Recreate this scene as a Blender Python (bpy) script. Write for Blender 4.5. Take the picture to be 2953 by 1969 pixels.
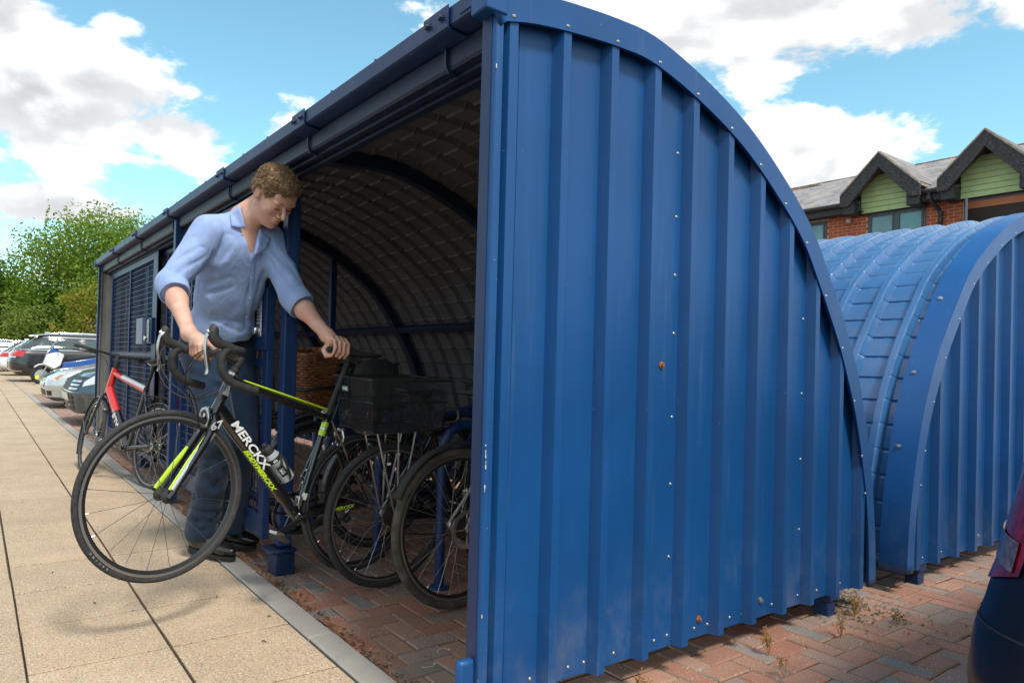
import bpy, bmesh, math, random
import numpy as np
from mathutils import Vector, Matrix
random.seed(7); np.random.seed(7)
R_ = math.radians
for o in list(bpy.data.objects): bpy.data.objects.remove(o)
sc = bpy.context.scene
COL = sc.collection
# ------------------------------------------------------------------ camera
YAW, PIT, ROL = .5993, .0124, -.0272
FPX, PCX, PCY, WPX, HPX = 2011.4, 1296., 1015., 2953., 1969.
fwd = Vector((math.sin(YAW)*math.cos(PIT), math.cos(YAW)*math.cos(PIT), math.sin(PIT)))
rgt = Vector((math.cos(YAW), -math.sin(YAW), 0)); dwn = fwd.cross(rgt)
r2 = math.cos(ROL)*rgt + math.sin(ROL)*dwn; d2 = math.cos(ROL)*dwn - math.sin(ROL)*rgt
CAM = Vector((-1.176, -1.581, 1.10))
cd = bpy.data.cameras.new('camera'); cam = bpy.data.objects.new('camera', cd); COL.objects.link(cam)
m3 = Matrix((r2, -d2, -fwd)).transposed()
cam.matrix_world = Matrix.Translation(CAM) @ m3.to_4x4()
cd.sensor_fit = 'HORIZONTAL'; cd.sensor_width = 36; cd.lens = FPX/WPX*36
cd.shift_x = (WPX/2-PCX)/WPX; cd.shift_y = (PCY-HPX/2)/WPX
cd.clip_start = .05; cd.clip_end = 2000
sc.camera = cam
def Dp(x, y, d):   # world point seen at photo pixel (x,y) at depth d: used to read sizes and places off the photograph
    return CAM + d*((x-PCX)/FPX*r2 + (y-PCY)/FPX*d2 + fwd)
# ------------------------------------------------------------------ light
SUN_EL, SUN_AZ = R_(54), math.atan2(-.02, -1.)      # azimuth from +Y towards +X
sl = bpy.data.lights.new('sun', 'SUN'); sl.energy = 2.0; sl.angle = R_(12); sl.color = (1, .95, .87)
so = bpy.data.objects.new('sun', sl); COL.objects.link(so)
tosun = Vector((math.sin(SUN_AZ)*math.cos(SUN_EL), math.cos(SUN_AZ)*math.cos(SUN_EL), math.sin(SUN_EL)))
so.rotation_euler = tosun.to_track_quat('Z', 'Y').to_euler(); so.location = (0, 0, 20)
vs = sc.view_settings; vs.view_transform = 'Standard'; vs.look = 'None'; vs.exposure = 0.92; vs.gamma = 1; vs.use_curve_mapping = False
# ------------------------------------------------------------------ sky with broken cumulus
wd = bpy.data.worlds.new('World'); sc.world = wd; wd.use_nodes = True
wt = wd.node_tree; wt.nodes.clear()
class NT:
    def __init__(s, t): s.t = t
    def n(s, typ, **k):
        nd = s.t.nodes.new(typ)
        for a, b in k.items(): setattr(nd, a, b)
        return nd
    def l(s, a, b): s.t.links.new(a, b)
    def inp(s, sock, v):
        if hasattr(v, 'links') or isinstance(v, bpy.types.NodeSocket): s.l(v, sock)
        else: sock.default_value = v
    def math(s, op, a, b=0., c=0., clamp=False):
        nd = s.n('ShaderNodeMath', operation=op); nd.use_clamp = clamp
        for i, v in enumerate((a, b, c)): s.inp(nd.inputs[i], v)
        return nd.outputs[0]
    def vmath(s, op, a, b=(0, 0, 0)):
        nd = s.n('ShaderNodeVectorMath', operation=op)
        s.inp(nd.inputs[0], a); s.inp(nd.inputs[1], b)
        return nd.outputs[0]
    def mix(s, f, a, b, blend='MIX'):
        nd = s.n('ShaderNodeMix', data_type='RGBA', blend_type=blend)
        s.inp(nd.inputs[0], f); s.inp(nd.inputs[6], a); s.inp(nd.inputs[7], b)
        return nd.outputs[2]
    def ramp(s, f, pts):
        nd = s.n('ShaderNodeMapRange'); nd.interpolation_type = 'SMOOTHSTEP'
        s.inp(nd.inputs[0], f)
        for i, v in enumerate(pts): nd.inputs[i+1].default_value = v
        return nd.outputs[0]
    def noise(s, vec, scale, detail=4, rough=.5, dist=0., dim='3D'):
        nd = s.n('ShaderNodeTexNoise', noise_dimensions=dim)
        if vec is not None: s.l(vec, nd.inputs['Vector'])
        nd.inputs['Scale'].default_value = scale; nd.inputs['Detail'].default_value = detail
        nd.inputs['Roughness'].default_value = rough; nd.inputs['Distortion'].default_value = dist
        return nd.outputs[0]
w = NT(wt)
sky = w.n('ShaderNodeTexSky', sky_type='NISHITA'); sky.sun_disc = False
sky.sun_elevation = SUN_EL; sky.sun_rotation = SUN_AZ; sky.air_density = 1.0; sky.dust_density = .6; sky.ozone_density = 1.6
tc = w.n('ShaderNodeTexCoord'); dirv = w.vmath('NORMALIZE', tc.outputs['Generated'])
sep = w.n('ShaderNodeSeparateXYZ'); w.l(dirv, sep.inputs[0])
az = w.math('ARCTAN2', sep.outputs[0], sep.outputs[1]); el = w.math('ARCSINE', sep.outputs[2])
# cloud banks: (azimuth, elevation, half width, half height, weight) in degrees
def azel(x, y):
    d = Dp(x, y, 1)-CAM; d.normalize()
    return math.degrees(math.atan2(d.x, d.y)), math.degrees(math.asin(d.z))
BANKS = []
for x, y, rx, ry, wgt in [(110, 280, 330, 150, .80), (470, 380, 170, 80, .62), (10, 60, 170, 90, .66), (330, 75, 110, 60, .32), (540, 475, 150, 42, .34), (180, 600, 360, 60, .60),
                          (2120, 50, 620, 150, .92), (1560, 10, 240, 80, .5), (2620, 90, 300, 110, .62), (2350, 450, 320, 130, .80), (2920, 40, 160, 80, .42)]:
    a, e = azel(x, y); BANKS.append((R_(a), R_(e), rx/FPX, ry/FPX, wgt))
cmb = w.n('ShaderNodeCombineXYZ'); w.l(az, cmb.inputs[0]); w.l(el, cmb.inputs[1])
back = w.ramp(w.math('ABSOLUTE', w.math('SUBTRACT', az, BANKS[0][0]*.5+BANKS[9][0]*.5)), (.72, .95, 0, 1))
tot = w.math('MULTIPLY', back, w.math('MULTIPLY_ADD', w.noise(dirv, 2.2, 1, .5), 2.6, -.85))     # the same broken sky goes on all round
for a, e, ra, re, wg in BANKS:
    nd = w.n('ShaderNodeVectorMath', operation='MULTIPLY_ADD'); w.l(cmb.outputs[0], nd.inputs[0])
    nd.inputs[1].default_value = (1/ra, 1/re, 0); nd.inputs[2].default_value = (-a/ra, -e/re, 0)
    ln = w.n('ShaderNodeVectorMath', operation='LENGTH'); w.l(nd.outputs[0], ln.inputs[0])
    tot = w.math('MAXIMUM', tot, w.math('MULTIPLY_ADD', ln.outputs['Value'], -.72, wg+.28))
bk = w.math('MINIMUM', w.math('MAXIMUM', tot, 0), 1)
stz = w.vmath('MULTIPLY', dirv, (1, 1, 1.9))
f0 = w.noise(stz, 5.0, 6, .60, .2)
f1 = w.noise(w.vmath('ADD', stz, tuple(.04*tosun+Vector((0, 0, .035)))), 5.0, 3, .60, .2)
dens = w.math('ADD', w.math('SUBTRACT', f0, .60), w.math('MULTIPLY', bk, .36))
cover = w.ramp(dens, (.0, .085, 0, 1))
thick = w.ramp(dens, (.05, .42, 0, 1))
shade = w.ramp(w.math('SUBTRACT', f0, f1), (-.12, .10, 0, 1))
lit = w.math('ADD', .70, w.math('MULTIPLY', shade, .45))
lit = w.math('SUBTRACT', lit, w.math('MULTIPLY', thick, .18))
ccol = w.n('ShaderNodeCombineXYZ')
for i, k in enumerate((.985, .99, 1.0)): w.l(w.math('MULTIPLY', lit, k*5.6), ccol.inputs[i])
blue = w.mix(1., sky.outputs[0], (.95, 1.28, 1.08, 1), 'MULTIPLY')
hz = w.ramp(el, (R_(-2), R_(16), .38, 0.))
blue = w.mix(hz, blue, (4.6, 5.1, 5.6, 1))
fin = w.mix(w.math('MULTIPLY', cover, .96), blue, ccol.outputs[0])
bg = w.n('ShaderNodeBackground'); w.l(fin, bg.inputs[0]); bg.inputs[1].default_value = .115
wo = w.n('ShaderNodeOutputWorld'); w.l(bg.outputs[0], wo.inputs[0])
wd.cycles.sampling_method = 'MANUAL'; wd.cycles.sample_map_resolution = 512
sc.cycles.max_bounces = 6; sc.cycles.diffuse_bounces = 3; sc.cycles.glossy_bounces = 3; sc.cycles.transmission_bounces = 5; sc.cycles.transparent_max_bounces = 8; sc.cycles.caustics_reflective = False; sc.cycles.caustics_refractive = False
# ------------------------------------------------------------------ materials
MATS = {}
def M(name, col=(.5, .5, .5), rough=.5, metal=0., var=0., vs=8., bump=0., bs=60., coat=0., spec=.5, speck=None, trans=0., alpha=1., emit=None, coords='Object', var2=None, stretch=None, bd=4):
    if name in MATS: return MATS[name]
    m = bpy.data.materials.new(name); m.use_nodes = True; t = NT(m.node_tree); p = m.node_tree.nodes['Principled BSDF']
    p.inputs['Base Color'].default_value = (*col, 1); p.inputs['Roughness'].default_value = rough; p.inputs['Metallic'].default_value = metal
    p.inputs['Coat Weight'].default_value = coat; p.inputs['Coat Roughness'].default_value = .08; p.inputs['Specular IOR Level'].default_value = spec
    p.inputs['Transmission Weight'].default_value = trans; p.inputs['Alpha'].default_value = alpha
    tcn = t.n('ShaderNodeTexCoord'); vec = tcn.outputs[coords]
    if stretch: vec = t.vmath('MULTIPLY', vec, stretch)
    base = None
    if var:
        n = t.noise(vec, vs, bd, .6)
        lo = tuple(c*(1-var) for c in col)+(1,); hi = tuple(min(1, c*(1+var)) for c in col)+(1,)
        if var2: hi = (*var2, 1)
        base = t.mix(t.ramp(n, (.32, .68, 0, 1)), lo, hi)
    if speck:
        for sc_, thr, c2 in speck:
            n = t.noise(vec, sc_, 1, .5); f = t.ramp(n, (thr, thr+.05, 0, 1))
            base = t.mix(f, base if base is not None else (*col, 1), (*c2, 1))
    if base is not None: t.l(base, p.inputs['Base Color'])
    if bump:
        n = t.noise(vec, bs, 3, .6); b = t.n('ShaderNodeBump'); b.inputs['Strength'].default_value = bump; b.inputs['Distance'].default_value = .01
        t.l(n, b.inputs['Height']); t.l(b.outputs[0], p.inputs['Normal'])
    if emit: p.inputs['Emission Color'].default_value = (*emit[:3], 1); p.inputs['Emission Strength'].default_value = emit[3]
    MATS[name] = m; return m
# ------------------------------------------------------------------ mesh helpers
def basis(d):
    d = Vector(d).normalized(); a = Vector((0, 0, 1)) if abs(d.z) < .9 else Vector((1, 0, 0))
    u = d.cross(a).normalized(); return u, u.cross(d)
class MB:
    def __init__(s): s.v = []; s.f = []; s.m = []
    def add(s, v, f, mi=0):
        o = len(s.v); s.v += [tuple(x) for x in v]; s.f += [tuple(i+o for i in q) for q in f]; s.m += [mi]*len(f); return s
    def box(s, c, size, rot=None, mi=0):
        h = [x/2 for x in size]; vs_ = [Vector((sx*h[0], sy*h[1], sz*h[2])) for sx in (-1, 1) for sy in (-1, 1) for sz in (-1, 1)]
        if rot is not None: vs_ = [rot @ q for q in vs_]
        c = Vector(c); return s.add([q+c for q in vs_], [(0, 1, 3, 2), (4, 6, 7, 5), (0, 4, 5, 1), (2, 3, 7, 6), (0, 2, 6, 4), (1, 5, 7, 3)], mi)
    def box2(s, a, b, mi=0):
        return s.box([(a[i]+b[i])/2 for i in range(3)], [abs(b[i]-a[i]) for i in range(3)], None, mi)
    def tube(s, pts, r, n=8, closed=False, cap=True, mi=0, sq=None, up=None):
        pts = [Vector(p) for p in pts]; k = len(pts); rs = r if isinstance(r, (list, tuple)) else [r]*k
        vs_ = []; prev = None
        for i, p in enumerate(pts):
            a = pts[i-1] if (i > 0 or closed) else p; b = pts[(i+1) % k] if (i < k-1 or closed) else p
            d = (b-a).normalized() if (b-a).length > 1e-9 else Vector((0, 0, 1))
            if up is not None: u = d.cross(Vector(up)).normalized()
            elif prev is None: u = basis(d)[0]
            else:
                u = prev-d*prev.dot(d); u = u.normalized() if u.length > 1e-6 else basis(d)[0]
            prev = u; v_ = u.cross(d)
            for j in range(n):
                t = 2*math.pi*j/n + (math.pi/n if n == 4 else 0)
                rr = rs[i]; ru, rv = (rr, rr) if not isinstance(rr, tuple) else rr
                vs_.append(p+u*math.cos(t)*ru+v_*math.sin(t)*rv)
        fs = []
        for i in range(k if closed else k-1):
            for j in range(n):
                a, b = i*n+j, i*n+(j+1) % n; c_, d_ = ((i+1) % k)*n+(j+1) % n, ((i+1) % k)*n+j
                fs.append((a, d_, c_, b))
        if cap and not closed: fs += [tuple(range(n)), tuple(range((k-1)*n, k*n))[::-1]]
        return s.add(vs_, fs, mi)
    def lathe(s, prof, n=32, o=(0, 0, 0), ax=(0, 0, 1), mi=0, close=False, a0=0, a1=None):
        ax = Vector(ax).normalized(); u, v_ = basis(ax); o = Vector(o); k = len(prof); vs_ = []
        full = a1 is None; nn = n if full else n+1
        for j in range(nn):
            t = (2*math.pi*j/n) if full else a0+(a1-a0)*j/n
            e = u*math.cos(t)+v_*math.sin(t)
            for r, h in prof: vs_.append(o+e*r+ax*h)
        fs = []
        for j in range(n):
            j2 = (j+1) % nn
            for i in range(k if close else k-1):
                i2 = (i+1) % k; fs.append((j*k+i, j2*k+i, j2*k+i2, j*k+i2))
        return s.add(vs_, fs, mi)
    def prism(s, poly, h0, h1, fn, mi=0):      # poly of 2D points, fn(a,b,h)->3D
        k = len(poly); vs_ = [fn(a, b, h0) for a, b in poly]+[fn(a, b, h1) for a, b in poly]
        fs = [tuple(range(k))[::-1], tuple(range(k, 2*k))]+[(i, (i+1) % k, k+(i+1) % k, k+i) for i in range(k)]
        return s.add(vs_, fs, mi)
    def grid(s, rows, closed_u=False, mi=0):
        nr, nc = len(rows), len(rows[0]); vs_ = [p for r in rows for p in r]; fs = []
        for i in range(nr-1):
            for j in range(nc if closed_u else nc-1):
                j2 = (j+1) % nc; fs.append((i*nc+j, i*nc+j2, (i+1)*nc+j2, (i+1)*nc+j))
        return s.add(vs_, fs, mi)
    def mesh(s, name='m', sharp=35):
        me = bpy.data.meshes.new(name); me.from_pydata(s.v, [], s.f)
        if sharp == 0:
            if any(s.m): me.polygons.foreach_set('material_index', s.m)
            me.update(); return me
        if any(s.m): me.polygons.foreach_set('material_index', s.m)
        me.polygons.foreach_set('use_smooth', [True]*len(me.polygons)); me.update()
        if sharp: me.set_sharp_from_angle(angle=R_(sharp))
        return me
    def build(s, name, mat=None, parent=None, sharp=35, bevel=0, recalc=True):
        me = s.mesh(name, sharp)
        if recalc:
            b = bmesh.new(); b.from_mesh(me); bmesh.ops.recalc_face_normals(b, faces=b.faces); b.to_mesh(me); b.free()
            if sharp: me.set_sharp_from_angle(angle=R_(sharp))
        return link(name, me, mat, parent, bevel)
def link(name, me, mat=None, parent=None, bevel=0):
    o = bpy.data.objects.new(name, me); COL.objects.link(o)
    if mat is not None and len(me.materials) == 0:
        for q in (mat if isinstance(mat, (list, tuple)) else [mat]): me.materials.append(q)
    if parent is not None: o.parent = parent
    if bevel:
        md = o.modifiers.new('b', 'BEVEL'); md.width = bevel; md.segments = 2; md.limit_method = 'ANGLE'; md.angle_limit = R_(40)
    return o
def tag(o, label=None, cat=None, group=None, kind=None):
    for k, v in (('label', label), ('category', cat), ('group', group), ('kind', kind)):
        if v: o[k] = v
    return o
def thing(name, label, cat, loc=(0, 0, 0), group=None, rz=0.):
    o = bpy.data.objects.new(name, None); COL.objects.link(o); o.location = loc; o.rotation_euler = (0, 0, rz); o.empty_display_size = .1
    return tag(o, label, cat, group)
def spline(pts, n, closed=False):
    pts = [Vector(p) for p in pts]; k = len(pts); out = []
    segs = k if closed else k-1
    for i in range(segs):
        p0 = pts[(i-1) % k] if (closed or i > 0) else pts[0]*2-pts[1]
        p1, p2 = pts[i], pts[(i+1) % k]
        p3 = pts[(i+2) % k] if (closed or i+2 < k) else pts[-1]*2-pts[-2]
        for j in range(n):
            t = j/n; out.append(.5*((2*p1)+(p2-p0)*t+(2*p0-5*p1+4*p2-p3)*t*t+(3*p1-p0-3*p2+p3)*t**3))
    if not closed: out.append(pts[-1])
    return out
def text(name, body, size, mat, parent, mtx, extrude=.0006, shear=0., align='CENTER', sx=1., bold=0.):
    cu = bpy.data.curves.new(name, 'FONT'); cu.body = body; cu.size = size; cu.extrude = extrude; cu.shear = shear; cu.align_x = align; cu.align_y = 'CENTER'; cu.offset = bold; cu.resolution_u = 3
    tmp = bpy.data.objects.new(name, cu); COL.objects.link(tmp)
    dg = bpy.context.evaluated_depsgraph_get(); me = bpy.data.meshes.new_from_object(tmp.evaluated_get(dg)); bpy.data.objects.remove(tmp)
    me.transform(mtx @ Matrix.Diagonal((sx, 1, 1, 1))); me.materials.clear()
    return link(name, me, mat, parent)
def frame_mtx(o, ex, ey):
    ex = Vector(ex).normalized(); ey = Vector(ey); ey = (ey-ex*ey.dot(ex)).normalized(); ez = ex.cross(ey)
    m = Matrix((ex, ey, ez)).transposed().to_4x4(); m.translation = Vector(o); return m
# ================================================================== ground
def island_mat(name, cols, rough=.85, bump=.35, bs=90, speckle=(), grain=.18, gs=300):
    m = bpy.data.materials.new(name); m.use_nodes = True; t = NT(m.node_tree); p = m.node_tree.nodes['Principled BSDF']
    g = t.n('ShaderNodeNewGeometry'); oi = t.n('ShaderNodeObjectInfo')
    r = t.math('FRACT', t.math('ADD', g.outputs['Random Per Island'], oi.outputs['Random']))
    cr = t.n('ShaderNodeValToRGB'); cr.color_ramp.interpolation = 'LINEAR'; el_ = cr.color_ramp.elements
    while len(el_) < len(cols): el_.new(.5)
    for i, c in enumerate(cols): el_[i].position = i/(len(cols)-1); el_[i].color = (*c, 1)
    t.l(r, cr.inputs[0]); base = cr.outputs[0]
    pos = g.outputs['Position']
    n1 = t.noise(pos, 3.1, 4, .6); base = t.mix(t.ramp(n1, (.3, .7, 0, .38)), base, t.mix(1., base, (.62, .6, .58, 1), 'MULTIPLY'))
    n2 = t.noise(pos, gs, 2, .7); base = t.mix(grain*2, base, t.mix(n2, t.mix(1., base, (.55, .55, .55, 1), 'MULTIPLY'), t.mix(1., base, (1.5, 1.5, 1.5, 1), 'MULTIPLY')))
    for s_, th, c in speckle:
        f = t.ramp(t.noise(pos, s_, 0, .5), (th, th+.03, 0, .85)); base = t.mix(f, base, (*c, 1))
    n3 = t.noise(pos, 9, 5, .65); base = t.mix(t.ramp(n3, (.60, .74, 0, .45)), base, (.16, .13, .10, 1))
    t.l(base, p.inputs['Base Color']); p.inputs['Roughness'].default_value = rough
    b = t.n('ShaderNodeBump'); b.inputs['Strength'].default_value = bump; b.inputs['Distance'].default_value = .004
    t.l(t.noise(pos, bs, 4, .65), b.inputs['Height']); t.l(b.outputs[0], p.inputs['Normal'])
    return m
m_slab = island_mat('paving', [(.48, .355, .235), (.515, .385, .26), (.465, .35, .235), (.53, .40, .275), (.495, .37, .245)], speckle=[(150, .66, (.13, .105, .09)), (120, .71, (.70, .64, .56)), (75, .70, (.42, .25, .12))], grain=.09, gs=230, bump=.25)
m_kerb = island_mat('kerb', [(.33, .305, .275), (.36, .335, .30), (.31, .29, .26)], grain=.16)
m_brick = island_mat('brick', [(.36, .155, .10), (.30, .17, .12), (.25, .205, .17), (.42, .215, .145), (.23, .215, .20), (.385, .18, .12), (.33, .20, .14)], speckle=[(150, .73, (.55, .48, .40))], grain=.2, gs=240, bump=.5)
m_sand = M('joint_sand', (.085, .065, .05), .95, var=.5, vs=30)
gr = tag(MB().grid([[(x, y, -.035) for x in (-60, -.05, 90)] for y in (-60, 0, 160)]).build('ground', M('far_ground', (.30, .19, .15), .9, var=.3, vs=2), None), kind='structure')
pav = bpy.data.objects.new('pavement', None); COL.objects.link(pav); tag(pav, kind='structure')
jb = tag(MB().grid([[(x, y, -.030) for x in (-14, .045)] for y in (-6, 60)]).build('joint_bed', m_sand, pav))
U = .466
def chamfer_box(w_, l_, h, c=.004):
    b = MB(); a, d = w_/2, l_/2
    rows = [[(-a, -d, -h), (a, -d, -h), (a, d, -h), (-a, d, -h)], [(-a, -d, -c), (a, -d, -c), (a, d, -c), (-a, d, -c)], [(-a+c, -d+c, 0), (a-c, -d+c, 0), (a-c, d-c, 0), (-a+c, d-c, 0)]]
    b.grid(rows, closed_u=True); b.f.append((8, 9, 10, 11)); b.m.append(0); return b
slab_me = chamfer_box(U-.011, U-.011, .05, .002).mesh('slab', 20); slab_me.materials.append(m_slab)
slabs = []
for i in range(26):
    x = -.062-U*(i+.5)
    off = (0, 0, .5, 0, .5, .25, 0, .5)[i % 8]
    for j in range(-8, 110):
        y = 1.165+U*(j+.5+off)
        if i > 13 and y < 8: continue
        q = Vector((x, y, 0))-CAM; z = q.dot(fwd)
        if z < .6: continue
        px = PCX+FPX*q.dot(r2)/z
        if px < -900 or px > 1900: continue
        slabs.append((z, x, y))
slabs.sort(); rest = MB(); nslab = 0
inview = lambda x, y, z: -140 < PCX+FPX*(Vector((x, y, 0))-CAM).dot(r2)/z < 1500 and PCY+FPX*(Vector((x, y, 0))-CAM).dot(d2)/z < 2150
for z, x, y in slabs:
    rx, ry = random.gauss(0, .0022), random.gauss(0, .0022)
    if nslab < 280 and inview(x, y, z) and z < 16:
        o = bpy.data.objects.new('slab', slab_me); COL.objects.link(o); o.parent = pav; o.location = (x, y, random.uniform(-.0025, 0)); o.rotation_euler = (rx, ry, random.gauss(0, .002)); nslab += 1
    else:
        zz = random.uniform(-.002, 0); h = U/2-.0035
        rest.add([(x-h, y-h, -.05), (x+h, y-h, -.05), (x+h, y+h, -.05), (x-h, y+h, -.05), (x-h, y-h, zz), (x+h, y-h, zz), (x+h, y+h, zz), (x-h, y+h, zz)], [(4, 5, 6, 7), (0, 1, 5, 4), (1, 2, 6, 5), (2, 3, 7, 6), (3, 0, 4, 7)])
tag(rest.build('far_slabs', m_slab, pav, recalc=False), kind='stuff')
# the pavement widens past the last kerb stone
wide = MB()
for i in range(40):
    for j in range(60):
        x, y = -.055+U*(i+.5), 18.45+U*(j+.5)
        if x > 1.0+.0*j and y < 27.5 and x > (y-18)*.9: continue
        h = U/2-.0035; wide.add([(x-h, y-h, -.004), (x+h, y-h, -.004), (x+h, y+h, -.004), (x-h, y+h, -.004)], [(0, 1, 2, 3)])
tag(wide.build('wide_slabs', m_slab, pav, recalc=False), kind='stuff')
kb = bpy.data.objects.new('kerb', None); COL.objects.link(kb); tag(kb, kind='structure')
kme = chamfer_box(.108, .908, .16, .008).mesh('kerb_stone', 20); kme.materials.append(m_kerb)
for j in range(-3, 20):
    o = bpy.data.objects.new('kerb_stone', kme); COL.objects.link(o); o.parent = kb
    o.location = (-.004+random.uniform(-.003, .003), .98+.914*(j+.5), .004+random.uniform(-.002, .002)); o.rotation_euler = (random.gauss(0, .001), random.gauss(0, .004), random.gauss(0, .002))
# block paving, 90 degree herringbone
bp = bpy.data.objects.new('block_paving', None); COL.objects.link(bp); tag(bp, kind='structure')
tag(MB().grid([[(x, y, -.020) for x in (.045, 14)] for y in (-8, 40)]).build('joint_bed', m_sand, bp))
BU = .0975; bw = BU-.005; bl = 2*BU-.005
bme = chamfer_box(bl, bw, .05, .006).mesh('brick', 20); bme.materials.append(m_brick)
cand = []
for i in range(-30, 120):
    for j in range(-40, 210):
        k = (i-j) % 4
        if k == 0: x, y, rt = .075+BU*(i+1), .893+BU*(j+.5), 0
        elif k == 3: x, y, rt = .075+BU*(i+.5), .893+BU*(j+1), 1
        else: continue
        if x < .015 or x > 7 or y < -2.2: continue
        if y > 12 and x > 2: continue
        q = Vector((x, y, 0))-CAM; z = q.dot(fwd)
        if z < .7: continue
        px, py = PCX+FPX*q.dot(r2)/z, PCY+FPX*q.dot(d2)/z
        vis = -100 < px < 3000 and py < 2050
        if vis and y > 0:     # hidden behind the near end panel?
            t = (0-CAM.y)/(y-CAM.y); xx = CAM.x+t*(x-CAM.x); zz = CAM.z*(1-t)
            if -.02 < xx < 2.3 and zz > .12: vis = False
            if 2.5 < xx: vis = False
        cand.append((0 if vis else 1, z, x, y, rt))
cand.sort(); rest = MB(); nb = 0
for hid, z, x, y, rt in cand:
    dz = random.uniform(-.004, 0)-.010
    if not hid and nb < 298:
        o = bpy.data.objects.new('brick', bme); COL.objects.link(o); o.parent = bp; o.location = (x, y, dz)
        o.rotation_euler = (random.gauss(0, .008), random.gauss(0, .008), (math.pi/2 if rt else 0)+random.gauss(0, .008)); nb += 1
    else:
        a, b = (bl/2, bw/2) if not rt else (bw/2, bl/2); c = .005
        zz = [dz+random.uniform(-.0015, .0015) for _ in range(4)]
        rest.add([(x-a, y-b, dz-.005), (x+a, y-b, dz-.005), (x+a, y+b, dz-.005), (x-a, y+b, dz-.005), (x-a+c, y-b+c, zz[0]), (x+a-c, y-b+c, zz[1]), (x+a-c, y+b-c, zz[2]), (x-a+c, y+b-c, zz[3])], [(4, 5, 6, 7), (0, 1, 5, 4), (1, 2, 6, 5), (2, 3, 7, 6), (3, 0, 4, 7)])
tag(rest.build('far_bricks', m_brick, bp, recalc=False), kind='stuff')
# ================================================================== cycle shelters
def paint_mat(name, col, rough=.38, scratch=.25, coat=0.):
    m = bpy.data.materials.new(name); m.use_nodes = True; t = NT(m.node_tree); p = m.node_tree.nodes['Principled BSDF']; p.inputs['Coat Weight'].default_value = coat; p.inputs['Coat Roughness'].default_value = .22
    g = t.n('ShaderNodeNewGeometry'); pos = g.outputs['Position']
    base = t.mix(t.ramp(t.noise(pos, 1.7, 5, .6), (.3, .7, 0, 1)), tuple(c*.9 for c in col)+(1,), tuple(c*1.1 for c in col)+(1,))
    # dusty streaks and chalky patches low on the sheet
    st = t.noise(t.vmath('MULTIPLY', pos, (22, 22, 1.2)), 1.0, 5, .65)
    base = t.mix(t.math('MULTIPLY', t.ramp(st, (.56, .80, 0, 1)), .10*scratch/.25), base, (.30, .36, .45, 1))
    sp = t.noise(pos, 130, 1, .5); base = t.mix(t.ramp(sp, (.80, .82, 0, .5)), base, (.55, .58, .6, 1))
    sc_ = t.noise(t.vmath('MULTIPLY', pos, (60, 60, 6)), 1.0, 3, .7, .8); base = t.mix(t.ramp(sc_, (.735, .76, 0, scratch)), base, (.40, .47, .56, 1))
    sz = t.n('ShaderNodeSeparateXYZ'); t.l(pos, sz.inputs[0]); low = t.ramp(sz.outputs[2], (.10, .55, 1, 0)); sm = t.noise(t.vmath('MULTIPLY', pos, (5, 5, 3)), 1., 5, .7)
    base = t.mix(t.math('MULTIPLY', low, t.ramp(sm, (.45, .75, 0, .30))), base, (.22, .24, .26, 1))
    t.l(base, p.inputs['Base Color']); p.inputs['Specular IOR Level'].default_value = .35
    t.l(t.math('ADD', rough-.06, t.math('MULTIPLY', t.noise(pos, 5, 4, .6), .14)), p.inputs['Roughness'])
    b = t.n('ShaderNodeBump'); b.inputs['Strength'].default_value = .12; b.inputs['Distance'].default_value = .0015
    t.l(t.noise(pos, 420, 2, .6), b.inputs['Height']); 
    b2 = t.n('ShaderNodeBump'); b2.inputs['Strength'].default_value = .22 if rough > .3 else .07; b2.inputs['Distance'].default_value = .01; t.l(t.noise(pos, 2.3, 3, .5), b2.inputs['Height']); t.l(b.outputs[0], b2.inputs['Normal']); t.l(b2.outputs[0], p.inputs['Normal'])
    return m
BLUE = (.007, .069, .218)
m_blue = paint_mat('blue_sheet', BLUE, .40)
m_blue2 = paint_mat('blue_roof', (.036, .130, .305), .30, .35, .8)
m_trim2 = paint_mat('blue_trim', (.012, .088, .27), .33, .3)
m_base = paint_mat('base_paint', (.006, .018, .062), .5, .2)
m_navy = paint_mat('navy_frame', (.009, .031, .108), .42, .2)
m_dark = paint_mat('dark_frame', (.010, .022, .055), .45, .15)
m_inner = M('sheet_backing', (.34, .31, .29), .6, var=.12, vs=3)
m_roofshade = M('roof_backing_shade', (.098, .101, .112), .5, var=.15, vs=3)  # same coat as the sheet backing, darkened in colour for shade under the roof
m_zinc = M('zinc', (.62, .61, .58), .35, .9, var=.2, vs=90)
m_rust = M('rust', (.30, .10, .03), .8, var=.4, vs=200)
m_mesh = M('mesh_wire', (.012, .045, .16), .45)
ARC0 = [(.0, 2.125), (.05, 2.158), (.233, 2.194), (.54, 2.217), (.757, 2.203), (1.083, 2.103), (1.37, 1.964), (1.70, 1.724), (1.885, 1.501), (2.085, 1.205), (2.217, .907), (2.306, .56), (2.343, .29), (2.352, .10)]
def arc_samples(st):
    p = spline([Vector((a, 0, b)) for a, b in ARC0], 12); out = [p[0]]; acc = 0; L = [0]
    for a, b in zip(p, p[1:]): acc += (b-a).length; L.append(acc)
    n = int(acc/st); res = []
    for k in range(n+1):
        s = acc*k/n; i = next((i for i in range(len(L)-1) if L[i+1] >= s), len(L)-2)
        t = (s-L[i])/max(1e-9, L[i+1]-L[i]); q = p[i].lerp(p[i+1], t); d = (p[i+1]-p[i]).normalized()
        res.append((q.x, q.z, -d.z*-1, d.x, s))     # x,z, normal (nx,nz)
    return res
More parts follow.
